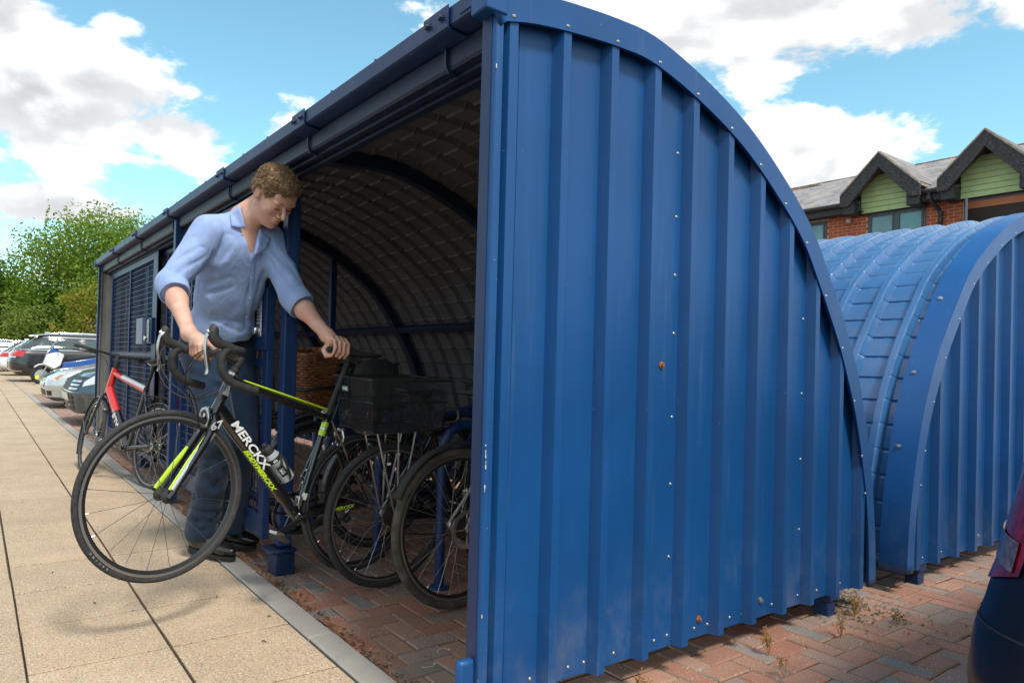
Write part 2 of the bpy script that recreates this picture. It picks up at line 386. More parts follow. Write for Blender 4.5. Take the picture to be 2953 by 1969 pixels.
def arc_frames(st):
    r = arc_samples(st); o = []
    for i in range(len(r)):
        a, b = r[max(0, i-1)], r[min(len(r)-1, i+1)]; d = Vector((b[0]-a[0], 0, b[1]-a[1])).normalized()
        o.append((Vector((r[i][0], 0, r[i][1])), Vector((-d.z, 0, d.x)), r[i][4]))
    return o
def arc_z(x):
    r = arc_samples(.02)
    for a, b in zip(r, r[1:]):
        if a[0] <= x <= b[0]: return a[1]+(b[1]-a[1])*(x-a[0])/max(1e-6, b[0]-a[0])
    return r[-1][1] if x > 2 else r[0][1]
screw_me = MB().lathe([(0, -.0035), (.0035, -.003), (.0045, -.001), (.0058, 0), (.0058, .0015)], 8, ax=(0, 1, 0)).mesh('screw'); screw_me.materials.append(M('screw_cap', (.42, .41, .38), .35, .55))
bolt_me = MB().lathe([(0, -.011), (.0055, -.011), (.0062, -.009), (.0062, -.003)], 6, ax=(0, 1, 0)).lathe([(.0062, -.004), (.0125, -.003), (.013, 0)], 14, ax=(0, 1, 0)).mesh('bolt'); bolt_me.materials.append(m_zinc)
rbolt_me = bolt_me.copy(); rbolt_me.materials.clear(); rbolt_me.materials.append(m_rust)
def shelter(label, ox, sgn, stretch, L, front, roofmat):
    """ox: world x of the tall front edge, sgn +1: the roof falls towards +x; the end panels stand at y=0 and y=L"""
    SH = thing('cycle_shelter', label, 'cycle shelter', (ox, 0, 0))
    fx = lambda x: sgn*(x if x < 1.4 or stretch == 1 else x)
    X = lambda x: sgn*(2.352-(2.352-x)*stretch); ZS0 = 1. if sgn > 0 else .985
    # --- end panels: trapezoidal sheet, ridges proud of the pans
    P = .214; r0 = .119-.032
    prof = [(.050, .0375)]
    k = 0
    while r0+P*k < 2.30:
        a = r0+P*k
        for dx, yy in ((-.016, .0375), (0, 0), (.032, 0), (.048, .0375), (.0655, .0375), (.0667, .0358), (.0690, .0358), (.0702, .0375)):
            if .052 < a+dx < 2.31: prof.append((a+dx, yy))
        k += 1
    prof.append((2.325, .0375))
    for yb, sg in ((0, 1), (L, -1)):
        cuts = [.0, .927, 1.783, 2.4] if sg == 1 else [0, 2.4]
        for c0, c1 in zip(cuts, cuts[1:]):
            pr = [p for p in prof if c0-.001 <= p[0] <= c1+.001]
            rows = []
            for zt in range(2):
                rows.append([(X(x), yb+sg*y, (.1 if zt == 0 else max(.14, ZS0*arc_z(min(x, 2.345))-.035))) for x, y in pr])
            b = MB(); n = len(pr); b.grid(rows)
            ep = b.build('end_panel', [m_blue, m_inner], SH, sharp=0)
            # make sure the outside is the front face of the sheet
            bm_ = bmesh.new(); bm_.from_mesh(ep.data)
            s = sum((f.normal.y*f.calc_area() for f in bm_.faces))
            if s*sg > 0: bmesh.ops.reverse_faces(bm_, faces=bm_.faces)
            bm_.to_mesh(ep.data); bm_.free()
            md = ep.modifiers.new('s', 'SOLIDIFY'); md.thickness = .0016; md.offset = -1; md.material_offset = 1; md.material_offset_rim = 0
            if sg == 1:
                def put(me, x, y, z):
                    o = bpy.data.objects.new(me.name, me); COL.objects.link(o); o.parent = ep; o.location = (X(x), y, z)
                if c0 == 0:
                    for z in (.35, .62, .94, 1.25, 1.48, 1.72, 1.98, 2.09): put(screw_me, .064, .036, z)
                    put(bolt_me, .066, .036, 2.03)
                    for x in (.17, .26): put(screw_me, x, .0365, .135)
                    for x in (.42, .49, .63): put(screw_me, x, .0365, .135)
                elif c0 == .927:
                    for z in (.14, .42, .68, .92, 1.22, 1.43, 1.64, 1.87): put(screw_me, .905, .0365, z)
                    for x in (.835, 1.06, 1.14, 1.28, 1.36, 1.57): put(screw_me, x, .0365, .135)
                    put(rbolt_me, .84, .0365, 1.105); put(bolt_me, 1.385, .0365, 1.105); put(rbolt_me, 1.085, .0365, .165); put(bolt_me, 1.49, .0365, .165)
                else:
                    for z in (.14, .42, .72, 1.0, 1.32): put(screw_me, 1.765, .0365, z)
                    for x in (1.92, 2.12): put(screw_me, x, .0365, .135)
                    put(bolt_me, 2.02, .0365, .165)
        # --- arch trim: a folded angle over the sheet edge
        fr = arc_frames(.045); yf = yb-sg*.006; yk = yb+sg*.125
        rows = []
        for q, nrm, s in fr:
            wd_ = .088 if s < 2.6 else .088-.026*min(1, (s-2.6)/.6)
            o_ = q+nrm*.012; i_ = q-nrm*(wd_-.012)
            rows.append([(X(i_.x), yf+sg*.012, i_.z*ZS0), (X(i_.x), yf, i_.z*ZS0), (X(o_.x), yf, o_.z*ZS0), (X(o_.x), yk, o_.z*ZS0), (X(o_.x-nrm.x*.012), yk+sg*.004, ZS0*(o_.z-nrm.z*.012))])
        tr = MB().grid(rows).build('arch_trim', m_blue if sgn > 0 else m_trim2, SH, sharp=30)
        md = tr.modifiers.new('s', 'SOLIDIFY'); md.thickness = .002; md.offset = 0
        if sg == 1:
            for s0 in (.10, .32, .54, .76, .98, 1.21, 1.45, 1.69, 1.93, 2.2, 2.46, 2.72, 2.98, 3.2):
                q, nrm, s = min(fr, key=lambda e: abs(e[2]-s0)); i_ = q-nrm*.062
                o = bpy.data.objects.new('screw', screw_me); COL.objects.link(o); o.parent = tr; o.location = (X(i_.x), yf-.0015, i_.z*ZS0)
            if sgn < 0:
                for s0 in (2.1, 2.6, 3.0):
                    q, nrm, s = min(fr, key=lambda e: abs(e[2]-s0)); o_ = q+nrm*.0135
                    o = bpy.data.objects.new('bolt', bolt_me); COL.objects.link(o); o.parent = tr; o.location = (X(o_.x), yf+.09, o_.z*ZS0); o.rotation_euler = (0, 0, R_(-90))
        # --- corner upright
        b = MB(); rr = .014; pts = []
        for k in range(6):
            t = math.pi/2*k/5; pts.append((rr-rr*math.cos(t), rr-rr*math.sin(t)))
        poly = [(.033, .060)]+[(a+.033, c) for a, c in pts]+[(.060, 0.0), (.060, .034), (.052, .034), (.052, .060)]
        b.prism(poly, .02 if sg == 1 else .12, 2.118, lambda a, c, h: (X(a), yb+sg*(c-.004), h)); cpo = b.build('corner_post', m_navy if sg == -1 else m_blue, SH); MB().box2((X(.0305), yb+sg*.014, .03 if sg == 1 else .12), (X(.0325), yb+sg*.058, 2.10)).build('shade_strip', m_navy, cpo)  # navy strip paints in the shade on the post's side face
        # --- legs under the low edge
        for lx in (2.09,):
            lb = MB().box2((X(lx-.042), yb+sg*.045, .055), (X(lx+.042), yb+sg*.13, .30)).build('leg', m_navy, SH, bevel=.006)
            MB().box2((X(lx-.032), yb+sg*.055, -.02), (X(lx+.032), yb+sg*.12, .056)).build('foot', m_navy, lb, bevel=.005)
            MB().lathe([(0, 0), (.008, 0), (.009, .006), (.014, .008), (.014, .014)], 10, o=(X(lx+.056), yb+sg*.09, .115), ax=(sgn, 0, 0)).build('bolt', m_zinc, lb)
    # --- roof: crimp-curved trapezoidal sheets, crimped every 0.137 m
    fr = arc_frames(.137/16); pitch = .204; ZS = 1. if sgn > 0 else .985
    # (offset across, height, crimp depth)
    vprof = [(0, 0, 1), (.004, 0, 1), (.062, .0, .7), (.066, 0, 1), (.126, 0, 1), (.144, .034, .75), (.150, .036, 0), (.178, .036, 0), (.184, .034, .75), (.202, 0, 1)]
    per = 6; nper = int(L/pitch)
    for k0 in range(0, nper, per):
        cols = [(.05+k*pitch+dv, h, c) for k in range(k0, min(nper, k0+per)) for dv, h, c in vprof]
        if k0+per < nper: cols.append((.05+(k0+per)*pitch, 0, 1))
        else: cols.append((L-.04, 0, 1))
        rows = []
        for i, (q, nrm, s) in enumerate(fr):
            ph = i % 16
            if i < 3 or ph not in (0, 1, 2, 6, 10, 15): continue
            cr = {0: 1., 1: .25, 15: .25}.get(ph, 0.)
            rows.append([(X(q.x+nrm.x*(h-cr*c*(.013 if sgn > 0 else .0095)-.03)), y, (q.z+nrm.z*(h-cr*c*(.013 if sgn > 0 else .0095)-.03))*ZS) for y, h, c in cols])
        rs = MB().grid(rows).build('roof_sheet', [roofmat, m_roofshade], SH, sharp=14)
        bm_ = bmesh.new(); bm_.from_mesh(rs.data); s = sum(f.normal.z*f.calc_area() for f in bm_.faces)
        if s < 0: bmesh.ops.reverse_faces(bm_, faces=bm_.faces)
        bm_.to_mesh(rs.data); bm_.free()
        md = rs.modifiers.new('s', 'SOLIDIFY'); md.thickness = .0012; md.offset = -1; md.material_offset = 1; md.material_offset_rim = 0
    # --- arched ribs, rails, rear rail at the foot of the sheet
    for y in ([1.75, 3.72, 5.7] if front else [3.0, 5.5]):
        rows = []
        for q, nrm, s in arc_frames(.08)[1:]:
            a = q-nrm*.040; c = q-nrm*.105
            rows.append([(X(a.x), y-.032, a.z*ZS0), (X(a.x), y+.032, a.z*ZS0), (X(c.x), y+.032, c.z*ZS0), (X(c.x), y-.032, c.z*ZS0)])
        rb = MB().grid(rows, closed_u=True).build('rib', m_dark, SH, sharp=30)
    for s0 in ((2.27, 3.2) if front else (1.0, 2.05, 3.2)):
        q, nrm, s = min(arc_frames(.03), key=lambda e: abs(e[2]-s0)); c = q-nrm*.072
        MB().box((X(c.x), L/2, c.z*ZS0), (.05, L-.1, .05), Matrix.Rotation(sgn*math.atan2(nrm.x, nrm.z), 3, 'Y')).build('purlin', m_dark, SH, bevel=.004)
    MB().box2((X(2.25), .06, .08), (X(2.31), L-.06, .16)).build('base_rail', m_navy, SH, bevel=.004)
    return SH, X
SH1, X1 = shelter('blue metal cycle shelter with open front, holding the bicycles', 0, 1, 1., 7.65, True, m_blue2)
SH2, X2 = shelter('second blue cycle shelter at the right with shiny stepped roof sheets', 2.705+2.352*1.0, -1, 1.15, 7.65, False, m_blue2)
# ---- shelter 1: gutter, brackets, track
gp = [(-.004, 2.178), (-.004, 2.124), (.004, 2.118), (.066, 2.112), (.10, 2.12), (.06, 2.19), (.02, 2.192), (.012, 2.18)]
MB().prism([(.066, 2.108), (.066, 2.045), (.074, 2.036), (.10, 2.034), (.10, 2.112)], .062, 7.62, lambda a, c, h: (a, h, c)).build('front_beam', m_dark, SH1)
MB().prism(gp, .062, 7.62, lambda a, c, h: (a, h, c)).build('gutter', m_navy, SH1)
MB().box2((-.012, -.012, 2.098), (.070, .062, 2.186)).build('gutter_end', m_blue, SH1, bevel=.006)
MB().box2((-.012, 7.62, 2.098), (.070, 7.66, 2.186)).build('gutter_end', m_blue, SH1, bevel=.006)
tr = MB(); tr.box2((.104, .07, 2.02), (.116, 7.6, 2.075)).box2((.116, .07, 2.02), (.135, 7.6, 2.030)).box2((.144, .07, 2.005), (.154, 7.6, 2.075)).box2((.154, .07, 2.005), (.18, 7.6, 2.015)).build('door_track', m_dark, SH1)
for y in (.25, 1.37, 2.56, 3.97, 5.2, 6.43):
    st = MB().prism([(-.0085, 2.184), (-.0085, 2.119), (.002, 2.1135), (.066, 2.1075), (.062, 2.1035), (.0, 2.1095), (-.0125, 2.116), (-.0125, 2.184)], y-.07, y+.07, lambda a, c, h: (a, h, c)).build('gutter_bracket', m_navy, SH1)
    MB().tube([(.058, y+.04, 2.105), (.058, y+.04, 2.052), (.07, y+.04, 2.030), (.11, y+.04, 2.028)], .007, 4).build('bracket_arm', m_dark, st)
    for d in (-.038, .038):
        MB().lathe([(0, .014), (.008, .014), (.0095, .011), (.0095, .003), (.014, .002), (.014, -.002)], 6, o=(-.0125, y+d, 2.152), ax=(-1, 0, 0)).build('bolt', m_dark, st)
    b = MB()
for y in [.7+.38*k for k in range(18)]:
    MB().lathe([(0, .012), (.007, .011), (.009, 0)], 8, o=(.02, y, 2.19)).build('roof_bolt', m_dark, SH1)
# ---- front frames with welded mesh
def mesh_panel(name, x, y0, y1, z0, z1, bars=(), rails=(), fw=.04, parent=SH1, vp=.05):
    fr = MB(); fr.box2((x-.018, y0, z0), (x+.018, y0+fw, z1)).box2((x-.018, y1-fw, z0), (x+.018, y1, z1)).box2((x-.0175, y0+fw, z1-fw), (x+.0175, y1-fw, z1)).box2((x-.0175, y0+fw, z0), (x+.0175, y1-fw, z0+fw*1.6))
    for y in bars: fr.box2((x-.016, y-.016, z0+fw*1.6), (x+.016, y+.016, z1-fw))
    for z in rails: fr.box2((x-.0165, y0+fw, z-.018), (x+.0165, y1-fw, z+.018))
    o = fr.build(name, m_navy, parent, bevel=.003)
    wm = MB()
    y = y0+fw+.02
    while y < y1-fw: wm.box2((x-.002, y-.002, z0+fw*1.6), (x+.002, y+.002, z1-fw)); y += .05
    z = z0+fw*1.6+.02
    while z < z1-fw: wm.box2((x-.006, y0+fw, z-.0022), (x-.002, y1-fw, z+.0022)); z += vp
    tag(wm.build('welded_mesh', m_mesh, o), kind='stuff'); return o
def keypad(x, y, z, parent):
    body = MB().box2((x-.012, y-.030, z-.10), (x, y+.030, z+.10)).build('keypad_lock', M('lock_case', (.40, .42, .44), .35, .85, var=.15, vs=60), parent, bevel=.008)
    kb_ = MB()
    for r in range(7):
        for c in (-1, 1): kb_.lathe([(0, .006), (.0055, .005), (.006, 0)], 8, o=(x-.012, y+c*.013, z+.08-.018*r), ax=(-1, 0, 0))
    kb_.build('buttons', M('lock_btn', (.55, .57, .6), .3, .9), body)
    MB().lathe([(0, .028), (.020, .027), (.023, .020), (.021, .004), (.026, 0)], 18, o=(x-.012, y, z-.068), ax=(-1, 0, 0)).build('knob', M('lock_knob', (.6, .62, .64), .25, .95), body)
# fixed post by the opening, on its base block
fp = MB().box2((.135, 1.83, .13), (.205, 1.90, 2.03)).build('door_post', m_navy, SH1, bevel=.005)
MB().box2((.115, 1.815, -.015), (.22, 1.92, .10)).build('post_base', m_base, fp, bevel=.006)
MB().box2((.085, 1.805, .102), (.225, 1.95, .118)).build('post_flange', m_base, fp, bevel=.003)
d1 = mesh_panel('sliding_door', .118, 1.98, 3.85, .14, 2.0, bars=(2.95,), rails=(1.06,), fw=.075)
keypad(.0845, 2.055, 1.30, d1)
MB().box2((.085, 1.972, 1.13), (.0985, 2.155, 1.46)).build('lock_plate', m_navy, d1, bevel=.003)
MB().box2((.085, 2.16, 1.18), (.12, 2.25, 1.44)).build('lock_box', m_navy, d1, bevel=.003)
mesh_panel('fixed_mesh_panel', .215, 3.93, 5.62, .12, 2.0, bars=(4.8,), rails=(1.06,))
pp = MB().box2((.045, 3.86, .12), (.095, 3.92, 2.10)).build('front_post', m_navy, SH1, bevel=.004); MB().box2((.03, 3.84, -.02), (.11, 3.95, .12)).build('post_base', m_navy, pp, bevel=.004)
d2_ = mesh_panel('sliding_door', .165, 4.93, 7.40, .14, 2.0, bars=(6.25,), rails=(1.08,), fw=.06)
MB().box2((.145, 4.93, .14), (.185, 5.11, 2.0)).build('door_stile', m_navy, d2_, bevel=.004)
MB().box2((.120, 5.00, 1.18), (.1445, 5.24, 1.41)).build('lock_plate', m_navy, d2_, bevel=.003)
MB().box2((.09, 5.24, 1.175), (.16, 5.52, 1.415)).build('lock_box', M('grey_box', (.20, .24, .36), .5), d2_, bevel=.003)
keypad(.119, 5.09, 1.295, d2_)
pp = MB().box2((.20, 5.66, .12), (.26, 5.73, 2.05)).build('front_post', m_navy, SH1, bevel=.004); MB().box2((.19, 5.64, -.02), (.27, 5.75, .12)).build('post_base', m_navy, pp, bevel=.004)
MB().box2((1.24, 3.70, .0), (1.29, 3.75, 1.98)).build('inner_post', m_navy, SH1, bevel=.004)
MB().box2((-.025, .012, .14), (.032, .042, .255)).build('door_stop', m_blue, SH1, bevel=.012)
# chipped paint on the corner upright
cp = MB()
random.seed(5)
for z0, n in ((.80, 6), (.735, 2), (.38, 1), (1.95, 1)):
    for k in range(n):
        z = z0+.012*k+random.uniform(-.005, .005); a = random.uniform(.004, .009); cp.box((.033+a*.55, -.0032, z), (random.uniform(.0012, .0035), .0012, random.uniform(.003, .013)))
tag(cp.build('chipped_paint', M('chip', (.60, .62, .62), .6), SH1), kind='stuff')
# ================================================================== brick office building behind
XB = 16.4
m_bbrick = island_mat('wall_brick', [(.40, .085, .035), (.46, .11, .045), (.36, .075, .03), (.50, .14, .06)], grain=.12, bump=.2)
m_mortar = M('mortar', (.68, .50, .33), .9, var=.2, vs=30)
m_black = M('black_timber', (.022, .024, .028), .75, var=.6, vs=14, speck=[(26, .60, (.16, .17, .18))], stretch=(1, 3, 3))
m_green = M('green_board', (.42, .57, .27), .6, var=.08, vs=4)
m_slate = island_mat('slate', [(.24, .225, .235), (.31, .29, .285), (.20, .19, .20), (.36, .33, .30), (.27, .255, .265)], grain=.2, bump=.4, speckle=[(22, .70, (.42, .40, .36))])
m_ridge = M('ridge_tile', (.16, .13, .11), .9, var=.5, vs=6, speck=[(5, .60, (.50, .19, .03))])
m_verge = M('verge_mortar', (.30, .255, .20), .9, var=.3, vs=12)
m_wframe = M('window_frame', (.055, .07, .095), .4)
m_glass = M('office_glass', (.10, .26, .29), .04, spec=.9, var=.2, vs=1.2)
BL = thing('brick_building', 'red brick building with slate roof, two green gables and grey windows', 'building', (XB, 0, 0))
def bb(name, a, c, mat, parent=None, bevel=0): return MB().box2(a, c).build(name, mat, parent or BL, bevel=bevel)
bw_ = bb('wall', (0, -3, -.03), (.25, 14, 4.93), m_mortar)
wins = [(5.32, 6.55), (7.52, 8.75), (3.42, 4.60)]
bme2 = MB().box2((-.012, -.1055, -.031), (.0, .1055, .031)).mesh('brick', 0); bme2.materials.append(m_bbrick)
bhalf = MB().box2((-.012, -.05, -.031), (.0, .05, .031)).mesh('brick', 0); bhalf.materials.append(m_bbrick)
for k in range(9):
    z = 4.30+.075*k
    for lo_, hi_ in ((4.62, 5.31), (6.56, 7.51)):
        for jx in range(30):
            y = 4.45+.225*jx+(.1125 if k % 2 else 0); y0, y1 = max(lo_, y-.1055), min(hi_, y+.1055)
            if y1-y0 < .03: continue
            o = bpy.data.objects.new('brick', bme2); COL.objects.link(o); o.parent = bw_; o.location = (0, (y0+y1)/2, z); o.scale = (1, (y1-y0-.006)/.211, 1)
for a, c, opn in [(5.32, 6.55, 0), (7.52, 8.75, 0), (3.42, 4.60, 1)]:
    z0, z1 = 3.5, 4.86
    f = MB(); t = .055
    f.box2((-.03, a, z0), (.03, a+t, z1)).box2((-.03, c-t, z0), (.03, c, z1)).box2((-.029, a+t, z1-t), (.029, c-t, z1)).box2((-.029, a+t, z0), (.029, c-t, z0+t))
    m = (a+c)/2
    if not opn: f.box2((-.028, m-.045, z0+t), (.028, m+.045, z1-t))
    wo_ = f.build('window', m_wframe, BL, bevel=.006)
    if not opn:
        for p, q in ((a+t, m-.045), (m+.045, c-t)):
            MB().box2((-.036, p, z0+t), (-.006, p+.035, z1-t)).box2((-.036, q-.035, z0+t), (-.006, q, z1-t)).box2((-.035, p+.035, z1-t-.035), (-.007, q-.035, z1-t)).build('sash', m_wframe, wo_)
            MB().box2((-.016, p+.035, z0+t), (-.010, q-.035, z1-t-.035)).build('pane', m_glass, wo_)
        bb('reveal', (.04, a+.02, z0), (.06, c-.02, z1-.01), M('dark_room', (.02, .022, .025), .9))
    else:
        rv = MB().box2((-.006, a+t, z0+t), (-.003, c-t, z1-t)).build('room_shade_panel', M('dim_room', (.045, .038, .034), .9), BL)  # flat dark sheet on the wall face, painted as the unlit room's shade
        MB().box2((-.022, a+t, 4.655), (-.010, c-t, z1-t)).build('blind', M('wood_blind', (.42, .15, .06), .6, var=.2, vs=10, stretch=(1, .3, 20)), wo_)
        rot = Matrix.Rotation(R_(-68), 3, 'Z'); hx = Vector((-.03, c-t*.5, 0))
        s_ = MB()
        for (u0, u1, w0, w1) in ((0, .05, z0, z1-.06), (.50, .55, z0, z1-.06), (.05, .50, z1-.11, z1-.06)):
            b_ = MB().box2((-.02, -u1, w0), (.02, -u0, w1)); s_.add([tuple(rot @ Vector(v)+hx) for v in b_.v], b_.f)
        s_.build('open_sash', M('sash_grey', (.13, .15, .18), .4), wo_)
        b_ = MB().box2((-.004, -.50, z0), (.004, -.05, z1-.11)); MB().add([tuple(rot @ Vector(v)+hx) for v in b_.v], b_.f).build('pane', m_glass, wo_)
# eaves, fascia, gutter
for y0, y1 in ((6.60, 14), (4.78, 5.44), (-3, 3.36)):
    bb('fascia', (-.34, y0, 4.90), (-.30, y1, 5.08), m_black); bb('soffit', (-.30, y0, 4.905), (.0, y1, 4.93), m_black)
    MB().tube([(-.39, y0+.02, 5.10), (-.39, y1, 5.10)], .055, 10).build('eaves_gutter', M('gutter_pipe', (.02, .021, .023), .5), BL)
dp = MB().tube([(-.39, 5.13, 5.07), (-.39, 5.13, 4.98), (-.33, 5.10, 4.88), (-.10, 5.04, 4.72), (-.07, 5.02, 4.62), (-.07, 5.02, 0)], .042, 10).build('downpipe', MATS['gutter_pipe'], BL)
for z in (4.50, 4.95, 4.66): MB().tube([(-.07 if z < 4.9 else -.39, 5.02 if z < 4.9 else 5.13, z-.03), (-.07 if z < 4.9 else -.39, 5.02 if z < 4.9 else 5.13, z+.03)], .052, 10).build('collar', M('pipe_collar', (.05, .055, .06), .5), dp)
vt = bb('wall_vent', (-.05, 6.92, 4.70), (-.012, 7.06, 4.86), M('vent_frame', (.35, .18, .13), .6)); MB().box2((-.07, 6.95, 4.73), (-.05, 7.03, 4.80)).build('vent_cover', M('vent_grey', (.45, .45, .44), .5), vt)
# main roof
SL = (6.62-5.10)/(3.0+.36); zr = lambda x: 5.10+(x+.36)*SL
rfm = MB().add([(3.0, -3, 6.60), (3.0, 14, 6.60), (6.4, 14, 5.08), (6.4, -3, 5.08)], [(0, 1, 2, 3)]).add([(.30, -3, zr(.30)-.02), (.30, 14, zr(.30)-.02), (3.0, 14, 6.60), (3.0, -3, 6.60)], [(0, 1, 2, 3)])
for y0, y1 in ((-3, 1.45), (2.61, 3.48), (4.64, 5.515), (6.675, 14)): rfm.add([(-.36, y0, 5.08), (-.36, y1, 5.08), (.30, y1, zr(.30)-.02), (.30, y0, zr(.30)-.02)], [(0, 1, 2, 3)])
rf = rfm.build('roof', m_slate, BL)
ang = math.atan(SL); sl_me = MB().box2((-.01, -.145, -.008), (.30, .145, .004)).mesh('slate', 0); sl_me.materials.append(m_slate)
ns = 0
for r in range(16):
    x = -.38+.21*r
    for k in range(20):
        y = 3.3+.298*k+(.149 if r % 2 else 0)
        if y > 9.2 or ns >= 298: continue
        dy = min(abs(y-6.095), abs(y-4.06)); zroof = 6.16-dy*1.02
        if zr(x)+.1 < zroof-.1: continue
        o = bpy.data.objects.new('slate', sl_me); COL.objects.link(o); o.parent = rf; o.location = (x, y+random.uniform(-.008, .008), zr(x)+.012+random.uniform(0, .008)); o.rotation_euler = (random.gauss(0, .02), -ang-.035+random.gauss(0, .01), random.gauss(0, .01)); ns += 1
for k in range(38):
    y = -3+.45*k
    MB().lathe([(.10, -.222), (.10, .222)], 8, o=(3.0, y, 6.57), ax=(0, 1, 0), a0=0, a1=2*math.pi).build('ridge_tile', m_ridge, rf)
# two gables
for ay in (6.095, 4.06, 2.03):
    hw_ = .83; za = 6.16; zb = za-hw_*1.02
    g = MB().prism([(-hw_, zb), (0, za), (hw_, zb), (hw_, zb-.06), (0, za-.08), (-hw_, zb-.06)], -.52, 2.2, lambda a, c, h: (h, ay+a, c)).build('gable_roof', m_slate, BL)
    for s in (-1, 1):
        # slates on the gable slopes, verge and barge board
        for rr in range(6):
            for k in range(7):
                t = (rr+.5)/6; xx = -.50+.30*k
                if zr(xx) > za-hw_*1.02*t+.05: continue
                q = MB().box((xx+.14, ay+s*hw_*t, za-hw_*1.02*t+.018), (.285, hw_/6*1.5, .010), Matrix.Rotation(-s*math.atan(1.02)*.97, 3, 'X')).build('slate', m_slate, g)
        MB().prism([(0, za+.012), (s*hw_*1.02, zb-.005), (s*hw_*1.02, zb-.05), (0, za-.03)], -.585, -.50, lambda a, c, h: (h, ay+a, c)).build('verge', m_verge, g)
        MB().prism([(0, za-.03), (s*hw_*1.03, zb-.055), (s*hw_*1.03, zb-.30), (s*(hw_-.17), zb-.30), (0, za-.355)], -.565, -.50, lambda a, c, h: (h, ay+a, c)).build('barge_board', m_black, g)
        bb('gable_cheek', (-.50, ay+s*.565, 4.84), (-.02, ay+s*.80, 5.10), m_black)
    MB().prism([(0, za-.30), (.05, za-.35), (-.05, za-.35)], -.5, -.1, lambda a, c, h: (h, ay+a, c)).build('gable_soffit', m_black, g)
    for k in range(8):
        z0 = 4.87+.125*k; z1 = z0+.118; hwz = min(.56, (za-.28-z1)/1.02+.06)
        if hwz < .08: break
        hb = min(.56, (za-.28-z0)/1.02+.06)
        MB().prism([(-hb, z0), (hb, z0), (hwz, z1), (-hwz, z1)], -.13-.0, -.10, lambda a, c, h: (h-(.018 if c == z0 and h < -.11 else 0), ay+a, c)).build('cladding_board', m_green, BL)
    bb('gable_backing', (-.095, ay-.60, 4.86), (.0, ay+.60, 5.28), m_black)
    MB().box((2.05, ay-.55, zr(1.2)+.10), (.9, .16, .02), Matrix.Rotation(R_(40), 3, 'X')).build('lead_valley', M('lead', (.36, .37, .38), .5), g)
# ================================================================== trees
def leaf_mat(name, cols):
    m = bpy.data.materials.new(name); m.use_nodes = True; t = NT(m.node_tree); nt = m.node_tree; nt.nodes.remove(nt.nodes['Principled BSDF'])
    g = t.n('ShaderNodeNewGeometry'); cr = t.n('ShaderNodeValToRGB'); e = cr.color_ramp.elements
    while len(e) < len(cols): e.new(.5)
    for i, c in enumerate(cols): e[i].position = i/(len(cols)-1); e[i].color = (*c, 1)
    t.l(g.outputs['Random Per Island'], cr.inputs[0])
    d = t.n('ShaderNodeBsdfDiffuse'); t.l(cr.outputs[0], d.inputs[0]); tl = t.n('ShaderNodeBsdfTranslucent'); t.l(t.mix(1., cr.outputs[0], (1.3, 1.35, .7, 1), 'MULTIPLY'), tl.inputs[0])
    mx = t.n('ShaderNodeMixShader'); mx.inputs[0].default_value = .38; t.l(d.outputs[0], mx.inputs[1]); t.l(tl.outputs[0], mx.inputs[2])
    t.l(mx.outputs[0], nt.nodes['Material Output'].inputs[0]); return m
m_bark = M('bark', (.10, .075, .055), .9, var=.4, vs=12)
lf_green = leaf_mat('leaf_green', [(.11, .19, .025), (.16, .25, .035), (.21, .29, .05), (.13, .22, .03), (.24, .31, .065)])
lf_dark = leaf_mat('leaf_dark', [(.05, .10, .015), (.08, .14, .02), (.06, .115, .02), (.10, .17, .03)])
lf_pale = leaf_mat('leaf_pale', [(.16, .22, .05), (.21, .27, .07), (.13, .20, .04), (.24, .28, .09)])
lf_autumn = leaf_mat('leaf_autumn', [(.14, .21, .03), (.20, .25, .04), (.30, .24, .05), (.16, .22, .03), (.17, .24, .04), (.36, .20, .06), (.15, .22, .03)])
